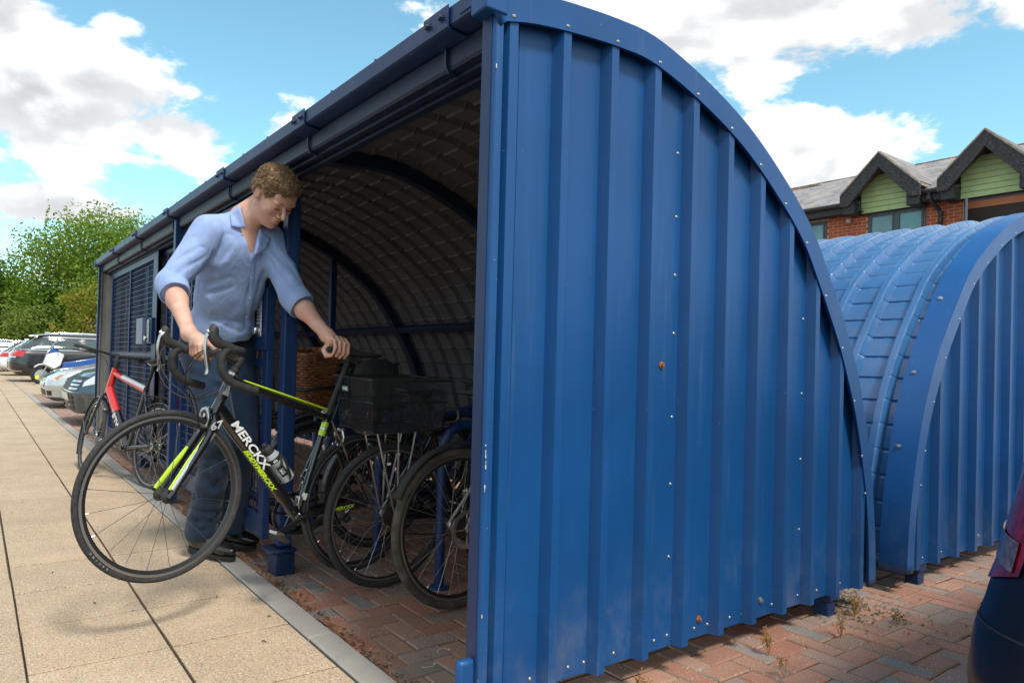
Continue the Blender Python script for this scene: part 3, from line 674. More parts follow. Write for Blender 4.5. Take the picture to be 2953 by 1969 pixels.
def tree(label, base, h, rad, lf, nclump, per, leaf, seed, trunk_r=.18, crown_lo=.25, group='trees beyond the car park'):
    rnd = random.Random(seed); T = thing('tree', label, 'tree', base, group)
    tk = MB(); tips = []
    top = Vector((rnd.uniform(-.3, .3), rnd.uniform(-.3, .3), h*.72))
    tk.tube(spline([(0, 0, -.1), (rnd.uniform(-.1, .1), 0, h*.25), (0, rnd.uniform(-.2, .2), h*.5), top], 3), [trunk_r*(1-.8*k/9) for k in range(10)], 8)
    for k in range(11):
        z0 = h*rnd.uniform(.18, .62); a = rnd.uniform(0, 6.28); l = rad*rnd.uniform(.55, .95)
        e = Vector((math.cos(a)*l, math.sin(a)*l, z0+rnd.uniform(.12, .42)*h)); s0 = Vector((0, 0, z0)); mid = s0.lerp(e, .5)+Vector((0, 0, -.05*h))
        tk.tube(spline([s0, mid, e], 4), [trunk_r*.42*(1-.85*i/8) for i in range(9)], 5); tips += [s0.lerp(e, .6), e]
        for _ in range(3):
            b0 = s0.lerp(e, rnd.uniform(.4, .9)); e2 = b0+Vector((rnd.gauss(0, .3), rnd.gauss(0, .3), rnd.uniform(.05, .4)))*rad*.55
            tk.tube([b0, (b0+e2)/2+Vector((0, 0, .05)), e2], [trunk_r*.14, trunk_r*.09, trunk_r*.03], 4); tips.append(e2)
    tk.build('trunk', m_bark, T)
    cr = MB(); cl = []
    for k in range(nclump):
        if k < len(tips): c = tips[k]
        else:
            while True:
                q = Vector((rnd.uniform(-1, 1), rnd.uniform(-1, 1), rnd.uniform(-1, 1)))
                if .25 < q.length < 1: break
            zc = h*(crown_lo+1)/2; zh = h*(1-crown_lo)/2; c = Vector((q.x*rad*(1-.25*q.z), q.y*rad*(1-.25*q.z), zc+q.z*zh))
        cl.append(c)
    for c in cl:
        s = rad*rnd.uniform(.10, .22)
        for _ in range(per):
            p = c+Vector([max(-1.5, min(1.5, rnd.gauss(0, 1)))*s*k_ for k_ in (1, 1, .75)])
            if p.z < .2: continue
            n = Vector((rnd.gauss(0, .6), rnd.gauss(0, .6), rnd.uniform(.2, 1))).normalized(); u, v_ = basis(n); t = rnd.uniform(0, 6.28)
            e1 = (u*math.cos(t)+v_*math.sin(t))*leaf*rnd.uniform(.6, 1.3); e2 = (v_*math.cos(t)-u*math.sin(t))*leaf*.5*rnd.uniform(.7, 1.2)
            cr.add([p-e1, p+e2-n*leaf*.1, p+e1, p-e2-n*leaf*.1], [(0, 1, 2, 3)])
    me = bpy.data.meshes.new('crown'); me.from_pydata(cr.v, [], cr.f); me.update(); link('crown', me, lf, T); return T
def gp_(x, y_depth): p = Dp(x, 1000, y_depth); return (p.x, p.y, -.03)
tree('tall airy light green tree, its top highest left of the shelter', gp_(285, 40), 8.9, 4.3, lf_green, 290, 110, .11, 1, .22, .22)
tree('dark green bushy tree at the left edge of the picture', gp_(-30, 44), 6.3, 3.6, lf_dark, 170, 80, .13, 2, .2, .02)
tree('small tree with yellow and orange leaves beside the shelter corner', gp_(262, 27), 3.9, 1.25, lf_autumn, 90, 60, .07, 3, .08, .12)
tree('pale green shrubby tree behind the black estate car', gp_(110, 36), 3.4, 2.0, lf_pale, 110, 70, .09, 4, .08, .02)
tree('deep green round tree low behind the parked cars', gp_(205, 38), 4.6, 2.6, lf_dark, 150, 75, .12, 5, .12, .02)
tree('green tree showing one tuft above the shelter roof', gp_(475, 46), 9.6, 2.6, lf_green, 90, 55, .15, 6, .2, .25)
tree('mid green tree filling the gap low at the far left', gp_(55, 50), 5.4, 3.6, lf_green, 130, 55, .16, 8, .15, .0)
tree('bushy green tree standing behind the far end of the shelter', gp_(420, 48), 6.0, 3.4, lf_dark, 120, 50, .16, 9, .15, .0)
# ================================================================== cars
def car_paint(name, col, metal=.3, rough=.32): return M(name, col, rough, metal, coat=1., var=.05, vs=3)
m_cglass = M('car_glass', (.03, .05, .05), .03, spec=1.); m_tyre = M('tyre', (.02, .02, .021), .85, var=.3, vs=60, bump=.2, bs=120); m_trim = M('black_plastic', (.018, .018, .02), .55); m_alloy = M('alloy', (.45, .46, .47), .35, .8)
m_red = M('red_lens', (.45, .008, .012), .12, coat=1.); m_clear = M('clear_lens', (.62, .65, .66), .1, .3, coat=1.); m_amber = M('amber_lens', (.6, .22, .03), .2, coat=1.); m_chrome = M('chrome', (.7, .71, .72), .12, 1.)
def lerp_tab(tab, z):
    for (a, va), (c, vc) in zip(tab, tab[1:]):
        if a <= z <= c: t = (z-a)/(c-a); t = t*t*(3-2*t)*.5+t*.5; return va+(vc-va)*t
    return tab[0][1] if z < tab[0][0] else tab[-1][1]
class Car:
    """body sliced by height: rear x, front x and half width for each z; length runs +x from the rear bumper"""
    def __init__(s, rear, front, hw, ex=4.5): s.r, s.f_, s.h, s.ex = rear, front, hw, ex
    def pt(s, z, t, off=0.):      # t 0..1 round the section, 0 = rear centre, .25 = left side, .5 = front
        a, b, h = lerp_tab(s.r, z), lerp_tab(s.f_, z), lerp_tab(s.h, z); e = 2/s.ex; q = min(.8, (b-a)*.45)
        t = t % 1; sy = 1 if t <= .5 else -1; t = t if t <= .5 else 1-t
        if t < .2: an = t/.2*math.pi/2; c, sn = math.cos(an), math.sin(an); x = a+q*(1-c**e); nx = -(c**(2-e))/q
        elif t <= .3: c, sn = 0, 1; x = a+q+(b-a-2*q)*(t-.2)/.1; nx = 0
        else: an = (.5-t)/.2*math.pi/2; c, sn = math.cos(an), math.sin(an); x = b-q*(1-c**e); nx = c**(2-e)/q
        n = Vector((nx, sy*max(0, sn)**(2-e)/h, 0)).normalized()
        return Vector((x, sy*h*max(0, sn)**e, z))+n*off
    def patch(s, z0, z1, t0, t1, off, nz=6, nt=10, fz=None):
        return MB().grid([[s.pt(z0+(z1-z0)*i/nz+(fz(j/nt, i/nz) if fz else 0), t0+(t1-t0)*j/nt, off) for j in range(nt+1)] for i in range(nz+1)])
    def body(s, z0, z1, belt, roof, pillars, nt=96, nz=46):
        b = MB(); zs = [z0+(z1-z0)*i/nz for i in range(nz+1)]; zs = sorted(zs+[belt, roof]); rows = []
        ts = []
        for j in range(nt):
            u = j/nt; ts.append(u)
        for z in zs: rows.append([s.pt(z, t) for t in ts])
        b.grid(rows, closed_u=True)
        for i in range(len(zs)-1):
            zc = (zs[i]+zs[i+1])/2
            for j in range(nt):
                if belt < zc < roof:
                    p = s.pt(zc, (ts[j]+.5/nt)); side = abs(p.y) > lerp_tab(s.h, zc)*.93
                    pil = any(abs(p.x-px) < w_ for px, w_ in pillars) if side else any(abs(abs(p.y)-lerp_tab(s.h, zc)) < .07 for _ in (0,))
                    if not pil: b.m[i*nt+j] = 1
        k = len(b.v); b.f.append(tuple(range(k-nt, k))); b.m.append(0); b.f.append(tuple(range(nt))[::-1]); b.m.append(2)
        return b
def wheel_parts(T, x, y, r, w_, side):
    wo2 = MB().lathe([(r*.62, -w_/2), (r*.92, -w_/2), (r, -w_*.32), (r, w_*.32), (r*.92, w_/2), (r*.62, w_/2)], 28, o=(x, y, r-.01), ax=(0, 1, 0), close=True).build('wheel', m_tyre, T)
    rim = MB().lathe([(r*.63, side*w_*.42), (r*.58, side*w_*.35), (r*.56, side*w_*.1)], 28, o=(x, y, r-.01), ax=(0, 1, 0))
    for k in range(5):
        a = k*2*math.pi/5; rim.tube([(x, y+side*w_*.34, r-.01), (x+math.cos(a)*r*.6, y+side*w_*.38, r-.01+math.sin(a)*r*.6)], .03, 5)
    rim.build('rim', m_alloy, wo2)
def finish_car(T, C, paint, z0, z1, belt, roof, pillars, wheels, hw, r=.31):
    C.body(z0, z1, belt, roof, pillars).build('body', [paint, m_cglass, m_trim], T, sharp=50)
    for x in wheels:
        for s in (-1, 1):
            MB().lathe([(r*1.13, -.02), (r*1.13, .02), (0, .02)], 28, o=(x, s*(hw-.012), r), ax=(0, s, 0)).build('wheel_arch', m_trim, T)
            wheel_parts(T, x, s*(hw-.09), r, .20, s)
def place(T, x, y, rz): T.location = (x, y, -.02); T.rotation_euler = (0, 0, rz)
# silver saloon, nose to the pavement
T = thing('parked_car', 'silver saloon car nosed up to the pavement kerb', 'car', group='cars parked beyond the shelter')
C1 = Car([(.2, .25), (.45, .0), (.7, .03), (.95, .12), (1.1, .7), (1.40, 1.35)], [(.16, 4.30), (.22, 4.43), (.45, 4.46), (.60, 4.40), (.72, 4.22), (.84, 3.55), (.93, 3.05), (1.15, 2.65), (1.40, 2.05)], [(.2, .80), (.45, .86), (.75, .86), (.93, .82), (1.38, .58), (1.42, .45)], 5)
finish_car(T, C1, car_paint('silver_paint', (.50, .53, .56), .55), .17, 1.42, .95, 1.36, [(1.55, .06), (2.75, .06)], (.85, 3.55), .86)
for s in (1, -1):
    hl = C1.patch(.56, .70, .5-s*.015-(s > 0)*.0, .5-s*.115, .006, fz=lambda u, v: -.03*u*(1-v)); hl.build('headlamp', m_clear, T)
    C1.patch(.57, .66, .5-s*.100, .5-s*.118, .010).build('indicator', m_amber, T)
    C1.patch(.26, .35, .5-s*.05, .5-s*.095, .005).build('fog_lamp', m_trim, T)
C1.patch(.58, .69, .485, .515, .006).build('grille', m_trim, T); C1.patch(.25, .36, .47, .53, .005).build('lower_grille', m_trim, T); C1.patch(.15, .22, .36, .64, .012).build('front_lip', M('lip', (.07, .09, .11), .5), T); C1.patch(.40, .50, .478, .522, .012).build('number_plate', M('plate_white', (.7, .7, .66), .5), T)
place(T, -.04+4.46, 14.2, math.pi)
# dark hatchback, nose to the pavement
T = thing('parked_car', 'dark blue green hatchback nosed to the kerb nearest the shelter', 'car', group='cars parked beyond the shelter')
C2 = Car([(.2, .15), (.5, .0), (.9, .05), (1.0, .12), (1.50, .5)], [(.18, 3.78), (.25, 3.86), (.50, 3.90), (.66, 3.84), (.78, 3.68), (.93, 3.15), (1.0, 2.9), (1.30, 2.40), (1.50, 1.95)], [(.2, .80), (.5, .86), (.8, .86), (1.0, .82), (1.45, .62), (1.52, .45)], 4.5)
finish_car(T, C2, car_paint('teal_paint', (.03, .075, .115), .4), .20, 1.52, 1.0, 1.44, [(1.2, .06), (2.3, .06)], (.75, 3.15), .86)
C2.patch(.20, .50, .30, .70, .008).build('bumper', M('grey_bumper', (.10, .095, .09), .6), T)
for s in (1, -1):
    C2.patch(.60, .80, .5-s*.10, .5-s*.155, .008, fz=lambda u, v: .05*u).build('headlamp', m_clear, T); 
    for k in range(3): C2.patch(.55+.055*k, .58+.055*k, .5-s*.02, .5-s*.085, .012).build('grille_bar', m_chrome, T)
    C2.patch(.30, .42, .5-s*.085, .5-s*.115, .012).build('fog_lamp', m_cglass, T)
    for k in range(3): C2.patch(.26+.075*k, .31+.075*k, .5-s*.015, .5-s*.06, .012).build('bumper_slot', m_trim, T)
C2.patch(.53, .74, .42, .58, .006).build('grille', m_trim, T); C2.patch(.38, .50, .475, .525, .016).build('number_plate', MATS['plate_white'], T)
place(T, .0+3.9, 10.5, math.pi)
# black estate, tail to the pavement
def estate(label, paint, x, y, roofm, rz=0):
    T = thing('parked_car', label, 'car', group='cars parked beyond the shelter')
    C = Car([(.2, .25), (.42, .02), (.62, .0), (.85, .06), (1.0, .18), (1.25, .52), (1.42, .78), (1.47, .95)], [(.2, 4.75), (.5, 4.85), (.7, 4.75), (.9, 3.85), (1.0, 3.55), (1.44, 2.75)], [(.2, .84), (.5, .92), (.85, .91), (.98, .87), (1.42, .66), (1.48, .5)], 5)
    finish_car(T, C, paint, .22, 1.48, .98, 1.38, [(.82, .05), (1.95, .05), (3.0, .06)], (.98, 3.85), .91, .33)
    C.patch(.98, 1.005, .10, .40, .008).build('chrome_strip', m_chrome, T); C.patch(.98, 1.005, .60, .90, .008).build('chrome_strip', m_chrome, T); C.patch(1.37, 1.39, .12, .38, .010).build('chrome_strip', m_chrome, T); C.patch(1.37, 1.39, .62, .88, .010).build('chrome_strip', m_chrome, T)
    for s in (1, -1): C.patch(.78, .95, s*.045, s*.165, .008, fz=lambda u, v: .02*(1-u)).build('tail_lamp', m_red, T); C.patch(.745, .78, s*.05, s*.12, .009).build('reverse_lamp', m_clear, T)
    C.patch(.33, .36, -.15, .15, .010).build('bumper_strip', m_chrome, T); C.patch(.2, .32, -.2, .2, .006).build('lower_bumper', m_trim, T)
    for s in (-1, 1): MB().tube([(1.15, s*.60, 1.50), (1.4, s*.60, 1.53), (2.6, s*.60, 1.52), (2.85, s*.60, 1.48)], .02, 6).build('roof_rail', m_chrome, T)
    sp = MB().prism([(.55, 1.44), (1.1, 1.50), (1.1, 1.47), (.62, 1.41)], -.6, .6, lambda a, c, h: (a, h, c)).build('spoiler', roofm, T); MB().box((1.05, 0, 1.53), (.16, .03, .06)).build('roof_fin', roofm, T)
    MB().box((2.0, 0, 1.478), (2.1, 1.05, .012)).build('roof_panel', roofm, T); place(T, x, y, rz); return T
m_roofl = car_paint('pale_roof', (.45, .50, .54), .3)
estate('black estate car with red tail lamp and silver roof rails', car_paint('black_paint', (.012, .014, .018), .2), -.20, 26.6, m_roofl).scale = (1.12, 1.12, 1.12)
estate('white car half hidden behind the black estate car', car_paint('white_paint', (.70, .72, .74), 0), -.35, 33.0, car_paint('white_paint2', (.72, .74, .76), 0))
estate('pale blue car at the left edge beyond the white car', car_paint('blue_paint', (.20, .32, .42), .2), -1.6, 39, m_roofl)
# dark car in the near right corner: tail towards the camera
T = thing('parked_car', 'dark car with red tail lamp cut off by the right edge', 'car')
C4 = Car([(.18, .16), (.28, .04), (.40, .0), (.52, .005), (.60, .03), (.75, .075), (.92, .12), (1.05, .20), (1.40, .62), (1.46, .85)], [(.2, 4.15), (.5, 4.25), (.7, 4.15), (.9, 3.3), (1.0, 3.0), (1.42, 2.3)], [(.18, .86), (.35, .925), (.48, .915), (.58, .893), (.70, .868), (.90, .842), (1.0, .81), (1.42, .62), (1.47, .45)], 5)
finish_car(T, C4, M('ink_paint', (.006, .008, .016), .30, .0, spec=.35), .18, 1.47, 1.0, 1.38, [(.85, .05), (1.8, .05)], (.80, 3.4), .90)
tl = C4.patch(.665, .93, .098, .205, .006, 10, 14, fz=lambda u, v: -.05*(1-abs(2*u-1))*(1-v)).build('tail_lamp', M('deep_red_lens', (.22, .003, .006), .1, coat=1., var=.5, vs=26), T)
C4.patch(.668, .735, .105, .162, .0095, 6, 10, fz=lambda u, v: .015*u).build('reverse_lens', M('dull_lens', (.20, .15, .15), .12, .3, coat=1., var=.5, vs=40), tl); C4.patch(.60, .955, .202, .216, .010, 10, 3).build('lamp_rim', M('lamp_rim', (.02, .03, .05), .2, coat=1), tl)
C4.patch(.30, .46, -.06, .05, .010).build('number_plate', M('plate_light', (.55, .55, .50), .5), T)
C4.patch(.535, .54, -.2, .26, .003, 1, 40).build('bumper_seam', m_trim, T)
place(T, .655, -1.765, 0)
# ================================================================== motor scooter by the estate car
T = thing('motor_scooter', 'white and blue motor scooter parked before the black estate car', 'scooter', (.66, 24.3, -.02))
m_swhite = M('scooter_white', (.62, .64, .66), .3, coat=1.); m_sblue = M('scooter_blue', (.02, .09, .34), .3, coat=1.)
for x, nm in ((0.0, 'front_wheel'), (1.38, 'rear_wheel')):
    wv = MB().lathe([(.20, -.05), (.27, -.055), (.30, -.03), (.30, .03), (.27, .055), (.20, .05)], 24, o=(x, 0, .30), ax=(0, 1, 0), close=True).build(nm, m_tyre, T); MB().lathe([(0, -.03), (.19, -.02), (.21, 0), (.19, .02), (0, .03)], 20, o=(x, 0, .30), ax=(0, 1, 0)).build('disc', m_alloy, wv)
    if x == 0: MB().box((-.12, -.06, .24), (.10, .02, .12)).build('disc_lock', M('lock_yellow', (.75, .72, .02), .4), T)
MB().tube(spline([(-.20, 0, .55), (-.05, 0, .64), (.18, 0, .62), (.30, 0, .50)], 4), [(.09, .03)]*13, 10).build('front_mudguard', m_swhite, T)
MB().tube([(0, -.08, .30), (.18, -.07, .68)], .03, 8).tube([(0, .08, .30), (.18, .07, .68)], .03, 8).build('fork', m_alloy, T)
MB().prism([(.02, .66), (.12, .98), (.42, 1.06), (.62, .98), (.52, .62), (.34, .50)], -.20, .20, lambda a, c, h: (a, h*(1.2-.5*(c-.5)), c)).build('fairing', m_swhite, T, bevel=.03)
MB().prism([(.10, .98), (.30, 1.22), (.46, 1.16), (.46, 1.04)], -.15, .15, lambda a, c, h: (a, h, c)).build('cowl', m_sblue, T, bevel=.02)
MB().prism([(.20, 1.18), (.44, 1.52), (.47, 1.52), (.30, 1.16)], -.14, .14, lambda a, c, h: (a, h, c)).build('windscreen', M('screen', (.25, .3, .34), .1), T, bevel=.004)
MB().tube([(.44, -.36, 1.14), (.40, 0, 1.10), (.44, .36, 1.14)], .018, 6).build('handlebar', m_trim, T)
for s in (-1, 1): MB().tube([(.40, s*.25, 1.12), (.34, s*.30, 1.28)], .008, 5).lathe([(0, -.01), (.06, -.008), (.06, .008), (0, .01)], 12, o=(.33, s*.31, 1.32), ax=(1, 0, 0)).build('mirror', m_trim, T)
MB().prism([(.55, .45), (.60, .72), (1.0, .80), (1.62, .92), (1.72, .80), (1.20, .42)], -.19, .19, lambda a, c, h: (a, h, c)).build('tail_body', m_sblue, T, bevel=.03)
MB().prism([(.72, .80), (.80, .90), (1.35, .98), (1.58, 1.0), (1.60, .92), (1.0, .81)], -.16, .16, lambda a, c, h: (a, h, c)).build('seat', m_trim, T, bevel=.02)
MB().tube(spline([(1.45, -.12, .92), (1.50, -.1, 1.16), (1.64, 0, 1.18), (1.70, .1, 1.1)], 4), .02, 6).build('grab_rail', m_alloy, T); MB().box((1.70, 0, .88), (.04, .18, .07)).build('tail_lamp', m_red, T)
# ================================================================== bicycles
m_btyre = M('bike_tyre', (.030, .030, .031), .8, var=.35, vs=70, bump=.25, bs=260)
m_dtyre = M('dusty_tyre', (.075, .066, .052), .9, var=.45, vs=18, bump=.3, bs=260)
m_rim = M('rim_black', (.03, .03, .032), .35, .3); m_rimal = M('rim_brake_track', (.34, .34, .35), .35, .9); m_spoke = M('spoke', (.16, .16, .165), .3, .9); m_spokes_al = M('spoke_steel', (.55, .54, .50), .3, .95)
m_blk = M('black_gloss', (.008, .008, .010), .16, coat=1.); m_matt = M('bar_tape', (.020, .020, .021), .75, bump=.3, bs=160); m_steel = M('steel', (.50, .50, .50), .28, .95); m_lime = M('lime_paint', (.50, .72, .02), .35, coat=.6); m_silver = M('silver_paint2', (.60, .62, .64), .3, .5, coat=.8); m_white = M('white_print', (.74, .74, .74), .4); m_redp = M('red_frame', (.55, .018, .02), .25, coat=1.); m_chain = M('chain', (.10, .095, .085), .4, .8); m_rubber = M('rubber', (.018, .018, .018), .7)
m_grey = M('grey_frame', (.33, .33, .32), .4, .3, coat=.4); m_bluef = M('blue_frame', (.02, .05, .16), .3, coat=.8); m_mud = M('mudguard', (.05, .055, .065), .35, coat=.3)
def bike(label, rear, front, lean=0., r=.334, tw=.0125, steer=0., spec=None, group='bicycles in and around the shelter', name='bicycle'):
    """rear/front: hub centres; local X forward, Y left, Z up, origin at the rear hub"""
    S = dict(frame=m_blk, fork=m_blk, tyre=m_btyre, spk=m_spoke, rimm=m_rim, rimb=m_rimal, nsf=20, nsr=24, bar='drop', hb=(.824, .342), ht=(.768, .519), sc=(.258, .403), sa=(.186, .667), bb=(.349, -.07), crank=-28., pedal=True, rack=False, guards=False, disc=False, deep=.024)
    S.update(spec or {})
    rear = Vector(rear); front = Vector(front); ex = (front-rear).normalized(); wb = (front-rear).length
    n = Vector((0, 0, 1)).cross(ex).normalized(); ez = ex.cross(n); n, ez = n*math.cos(lean)+ez*math.sin(lean), ez*math.cos(lean)-n*math.sin(lean)
    B = bpy.data.objects.new(name, None); COL.objects.link(B); tag(B, label, 'bicycle', group)
    m = Matrix((ex, n, ez)).transposed().to_4x4(); m.translation = rear; B.matrix_world = m; B.empty_display_size = .1
    V = lambda p, y=0.: Vector((p[0], y, p[1]))
    hb, ht, sc_, sa, bb_ = (V(S[k]) for k in ('hb', 'ht', 'sc', 'sa', 'bb')); fh = Vector((wb, 0, 0))
    st = (ht-hb).normalized(); Rst = Matrix.Rotation(steer, 4, st); piv = Matrix.Translation(hb) @ Rst @ Matrix.Translation(-hb)
    # wheels
    for nm, c, ns, mt in (('rear_wheel', Vector((0, 0, 0)), S['nsr'], Matrix()), ('front_wheel', fh, S['nsf'], piv)):
        prof = [(r-2*tw+.002+tw*(1+math.cos(t)), tw*math.sin(t)) for t in [math.pi*2*k/12 for k in range(12)]]
        b = MB().lathe(prof, 72, o=c, ax=(0, 1, 0), close=True); b.v = [tuple(mt @ Vector(v)) for v in b.v]; W = b.build(nm, S['tyre'], B, sharp=60)
        r1 = r-2*tw+.004; dp_ = S['deep']; wd_ = min(tw*.8, .0095)
        b = MB().lathe([(r1, -wd_), (r1-.010, -wd_)], 72, o=c, ax=(0, 1, 0), mi=1).lathe([(r1, wd_), (r1-.010, wd_)], 72, o=c, ax=(0, 1, 0), mi=1).lathe([(r1-.010, -wd_), (r1-dp_, -.004), (r1-dp_, .004), (r1-.010, wd_)], 72, o=c, ax=(0, 1, 0))
        b.v = [tuple(mt @ Vector(v)) for v in b.v]; b.build('rim', [S['rimm'], S['rimb']], W, sharp=40)
        b = MB(); rr = r1-dp_+.002
        for k in range(ns):
            a = 2*math.pi*k/ns+.05; side = 1 if k % 2 else -1; ah = a+(0 if nm == 'front_wheel' and S['bar'] == 'drop' else (.9 if (k//2) % 2 else -.9)); hr = .022
            b.tube([c+Vector((math.cos(a)*rr, 0, math.sin(a)*rr)), c+Vector((math.cos(ah)*hr, side*.034, math.sin(ah)*hr))], .0011, 4, cap=False)
            b.tube([c+Vector((math.cos(a)*rr, 0, math.sin(a)*rr)), c+Vector((math.cos(a)*(rr-.014), side*.001, math.sin(a)*(rr-.014)))], .0021, 5, cap=False, mi=1)
        b.v = [tuple(mt @ Vector(v)) for v in b.v]; tag(b.build('spokes', [S['spk'], m_steel], W, sharp=60), kind='stuff')
        b = MB().lathe([(.0, -.052), (.008, -.052), (.010, -.045), (.026, -.037), (.024, -.031), (.011, -.024), (.011, .024), (.024, .031), (.026, .037), (.010, .045), (.008, .052), (0, .052)], 16, o=c, ax=(0, 1, 0)); b.v = [tuple(mt @ Vector(v)) for v in b.v]; b.build('hub', m_rubber if S['bar'] == 'drop' else m_steel, W)
        if nm == 'rear_wheel':
            b = MB()
            for k in range(8):
                ro = .050-.0042*k; yy = -.040-.0033*k-(.012 if S['disc'] else 0)+.012
                b.lathe([(ro*.55, -.0012), (ro, -.0012), (ro, .0012), (ro*.55, .0012)], 30, o=c+Vector((0, yy, 0)), ax=(0, 1, 0), close=True)
            b.build('cassette', m_chain, W)
        if S['disc'] and nm == 'rear_wheel': MB().lathe([(.066, -.0012), (.085, -.0012), (.085, .0012), (.066, .0012)], 40, o=c+Vector((0, -.062, 0)), ax=(0, 1, 0), close=True).tube([c+Vector((.07, -.062, 0)), c+Vector((-.07, -.062, 0))], .004, 4).tube([c+Vector((0, -.062, .07)), c+Vector((0, -.062, -.07))], .004, 4).build('brake_disc', m_steel, W)
    # frame
    fm = S['frame']; ttm = hb.lerp(ht, .80); dtm = hb.lerp(ht, .14)
    tubes = [('head_tube', [hb, ht], S.get('htr', .021)), ('top_tube', [ttm, sc_-(sa-sc_).normalized()*.02], S.get('ttr', .018)), ('down_tube', [dtm, bb_], S.get('dtr', (.029, .020))), ('seat_tube', [bb_, sc_], .0165)]
    F = {}
    for nm, p, rr in tubes:
        rs = [rr]*len(p); F[nm] = MB().tube(p, rs, 14, up=(0, 1, 0)).build(nm, S.get(nm, fm), B, sharp=50)
    b = MB().lathe([(.021, -.036), (.021, .036)], 18, o=bb_, ax=(0, 1, 0)).lathe([(0, -.04), (.017, -.04), (.021, -.036)], 18, o=bb_, ax=(0, 1, 0)).lathe([(0, .04), (.017, .04), (.021, .036)], 18, o=bb_, ax=(0, 1, 0)); b.build('bottom_bracket', m_blk, B)
    for s in (1, -1):
        MB().tube(spline([bb_+Vector((-.02, s*.022, 0)), bb_.lerp(Vector(), .35)+Vector((0, s*.040, .003)), Vector((.02, s*.062, -.002)), Vector((-.004, s*.064, 0))], 3), [(.014, .010)]*10, 8, up=(0, 1, 0)).build('chain_stay', S.get('stay', fm), B)
        MB().tube(spline([sc_+Vector((-.012, s*.014, -.03)), sc_.lerp(Vector(), .45)+Vector((0, s*.036, 0)), Vector((.004, s*.060, .02)), Vector((-.002, s*.064, 0))], 3), .0078, 8).build('seat_stay', S.get('stay', fm), B)
    # fork
    cr = hb+(hb-ht).normalized()*.018; forkm = S['fork']
    fk = MB().tube([hb, cr], .021, 12).lathe([(.0, -.03), (.018, -.03), (.018, .03), (0, .03)], 12, o=cr, ax=(0, 1, 0)); fk.v = [tuple(piv @ Vector(v)) for v in fk.v]; FK = fk.build('fork_crown', forkm, B)
    for s in (1, -1):
        pts = spline([cr+Vector((0, s*.030, .005)), cr+Vector((.012, s*.044, -.05)), cr.lerp(fh, .6)+Vector((-.005, s*.052, 0)), fh+Vector((0, s*.053, -.004))], 5)
        b = MB().tube([piv @ p for p in pts], [(.011+.010*(1-k/15), .011+.004*(1-k/15)) for k in range(16)], 10, up=(0, 1, 0)); b.build('fork_blade', forkm, FK)
    # seat post and saddle
    MB().tube([sc_-(sa-sc_).normalized()*.05, sa], .0145, 12).build('seat_post', S.get('post', m_rubber), B); MB().tube([sc_-(sa-sc_).normalized()*.012, sc_+(sa-sc_).normalized()*.014], .021, 12).build('seat_clamp', m_rubber, B)
    so_ = sa+Vector((-.005, 0, .038)); secs = [(-.150, .062, .012, .010), (-.135, .070, .020, .008), (-.09, .068, .026, .004), (-.03, .048, .028, 0), (.03, .030, .026, -.001), (.09, .022, .023, 0), (.130, .016, .018, -.003), (.142, .007, .010, -.008)]
    SD = MB(); rows = []
    for x, hw, th, dz in secs: rows.append([so_+Vector((x, hw*math.cos(t)*(abs(math.cos(t))**-.3 if abs(math.cos(t)) > 1e-3 else 1), dz+th*.55*math.sin(t)*(1 if math.sin(t) > 0 else 1.25)+(.006 if abs(math.cos(t)) < .4 and math.sin(t) > 0 else 0)*0)) for t in [2*math.pi*k/16 for k in range(16)]])
    SD.grid(rows, closed_u=True); SD.f += [tuple(range(16)), tuple(range(len(SD.v)-16, len(SD.v)))[::-1]]; SD.m += [0, 0]
    sd = SD.build('saddle', S.get('saddle', m_rubber), B, sharp=60)
    for s in (1, -1): MB().tube(spline([so_+Vector((-.10, s*.035, -.012)), so_+Vector((-.05, s*.022, -.034)), so_+Vector((.04, s*.022, -.036)), so_+Vector((.115, s*.008, -.008))], 4), .0035, 6).build('saddle_rail', m_steel, sd)
    MB().box(sa+Vector((-.005, 0, .002)), (.05, .05, .022)).build('saddle_clamp', m_rubber, sd, bevel=.004)
    # drivetrain (right side is -Y)
    CR = MB(); c0 = bb_+Vector((0, -.045, 0)); N = 46; ring = []
    for k in range(N*2): ro = .100 if k % 2 else .094; a = math.pi*k/N; ring.append((ro*math.cos(a), ro*math.sin(a)))
    vs_ = [c0+Vector((x, dy, z)) for dy in (-.0015, .0015) for x, z in ring]+[c0+Vector((x*.80, dy, z*.80)) for dy in (-.0015, .0015) for x, z in ring]; K = N*2
    fs = [(k, (k+1) % K, K+(k+1) % K, K+k) for k in range(K)]+[(k, 2*K+k, 2*K+(k+1) % K, (k+1) % K) for k in range(K)]+[(K+k, K+(k+1) % K, 3*K+(k+1) % K, 3*K+k) for k in range(K)]
    CR.add(vs_, fs)
    for k in range(5): a = 1.2566*k; CR.tube([c0, c0+Vector((math.cos(a)*.08, 0, math.sin(a)*.08))], .007, 5)
    ck = CR.build('chainset', m_blk, B, sharp=30)
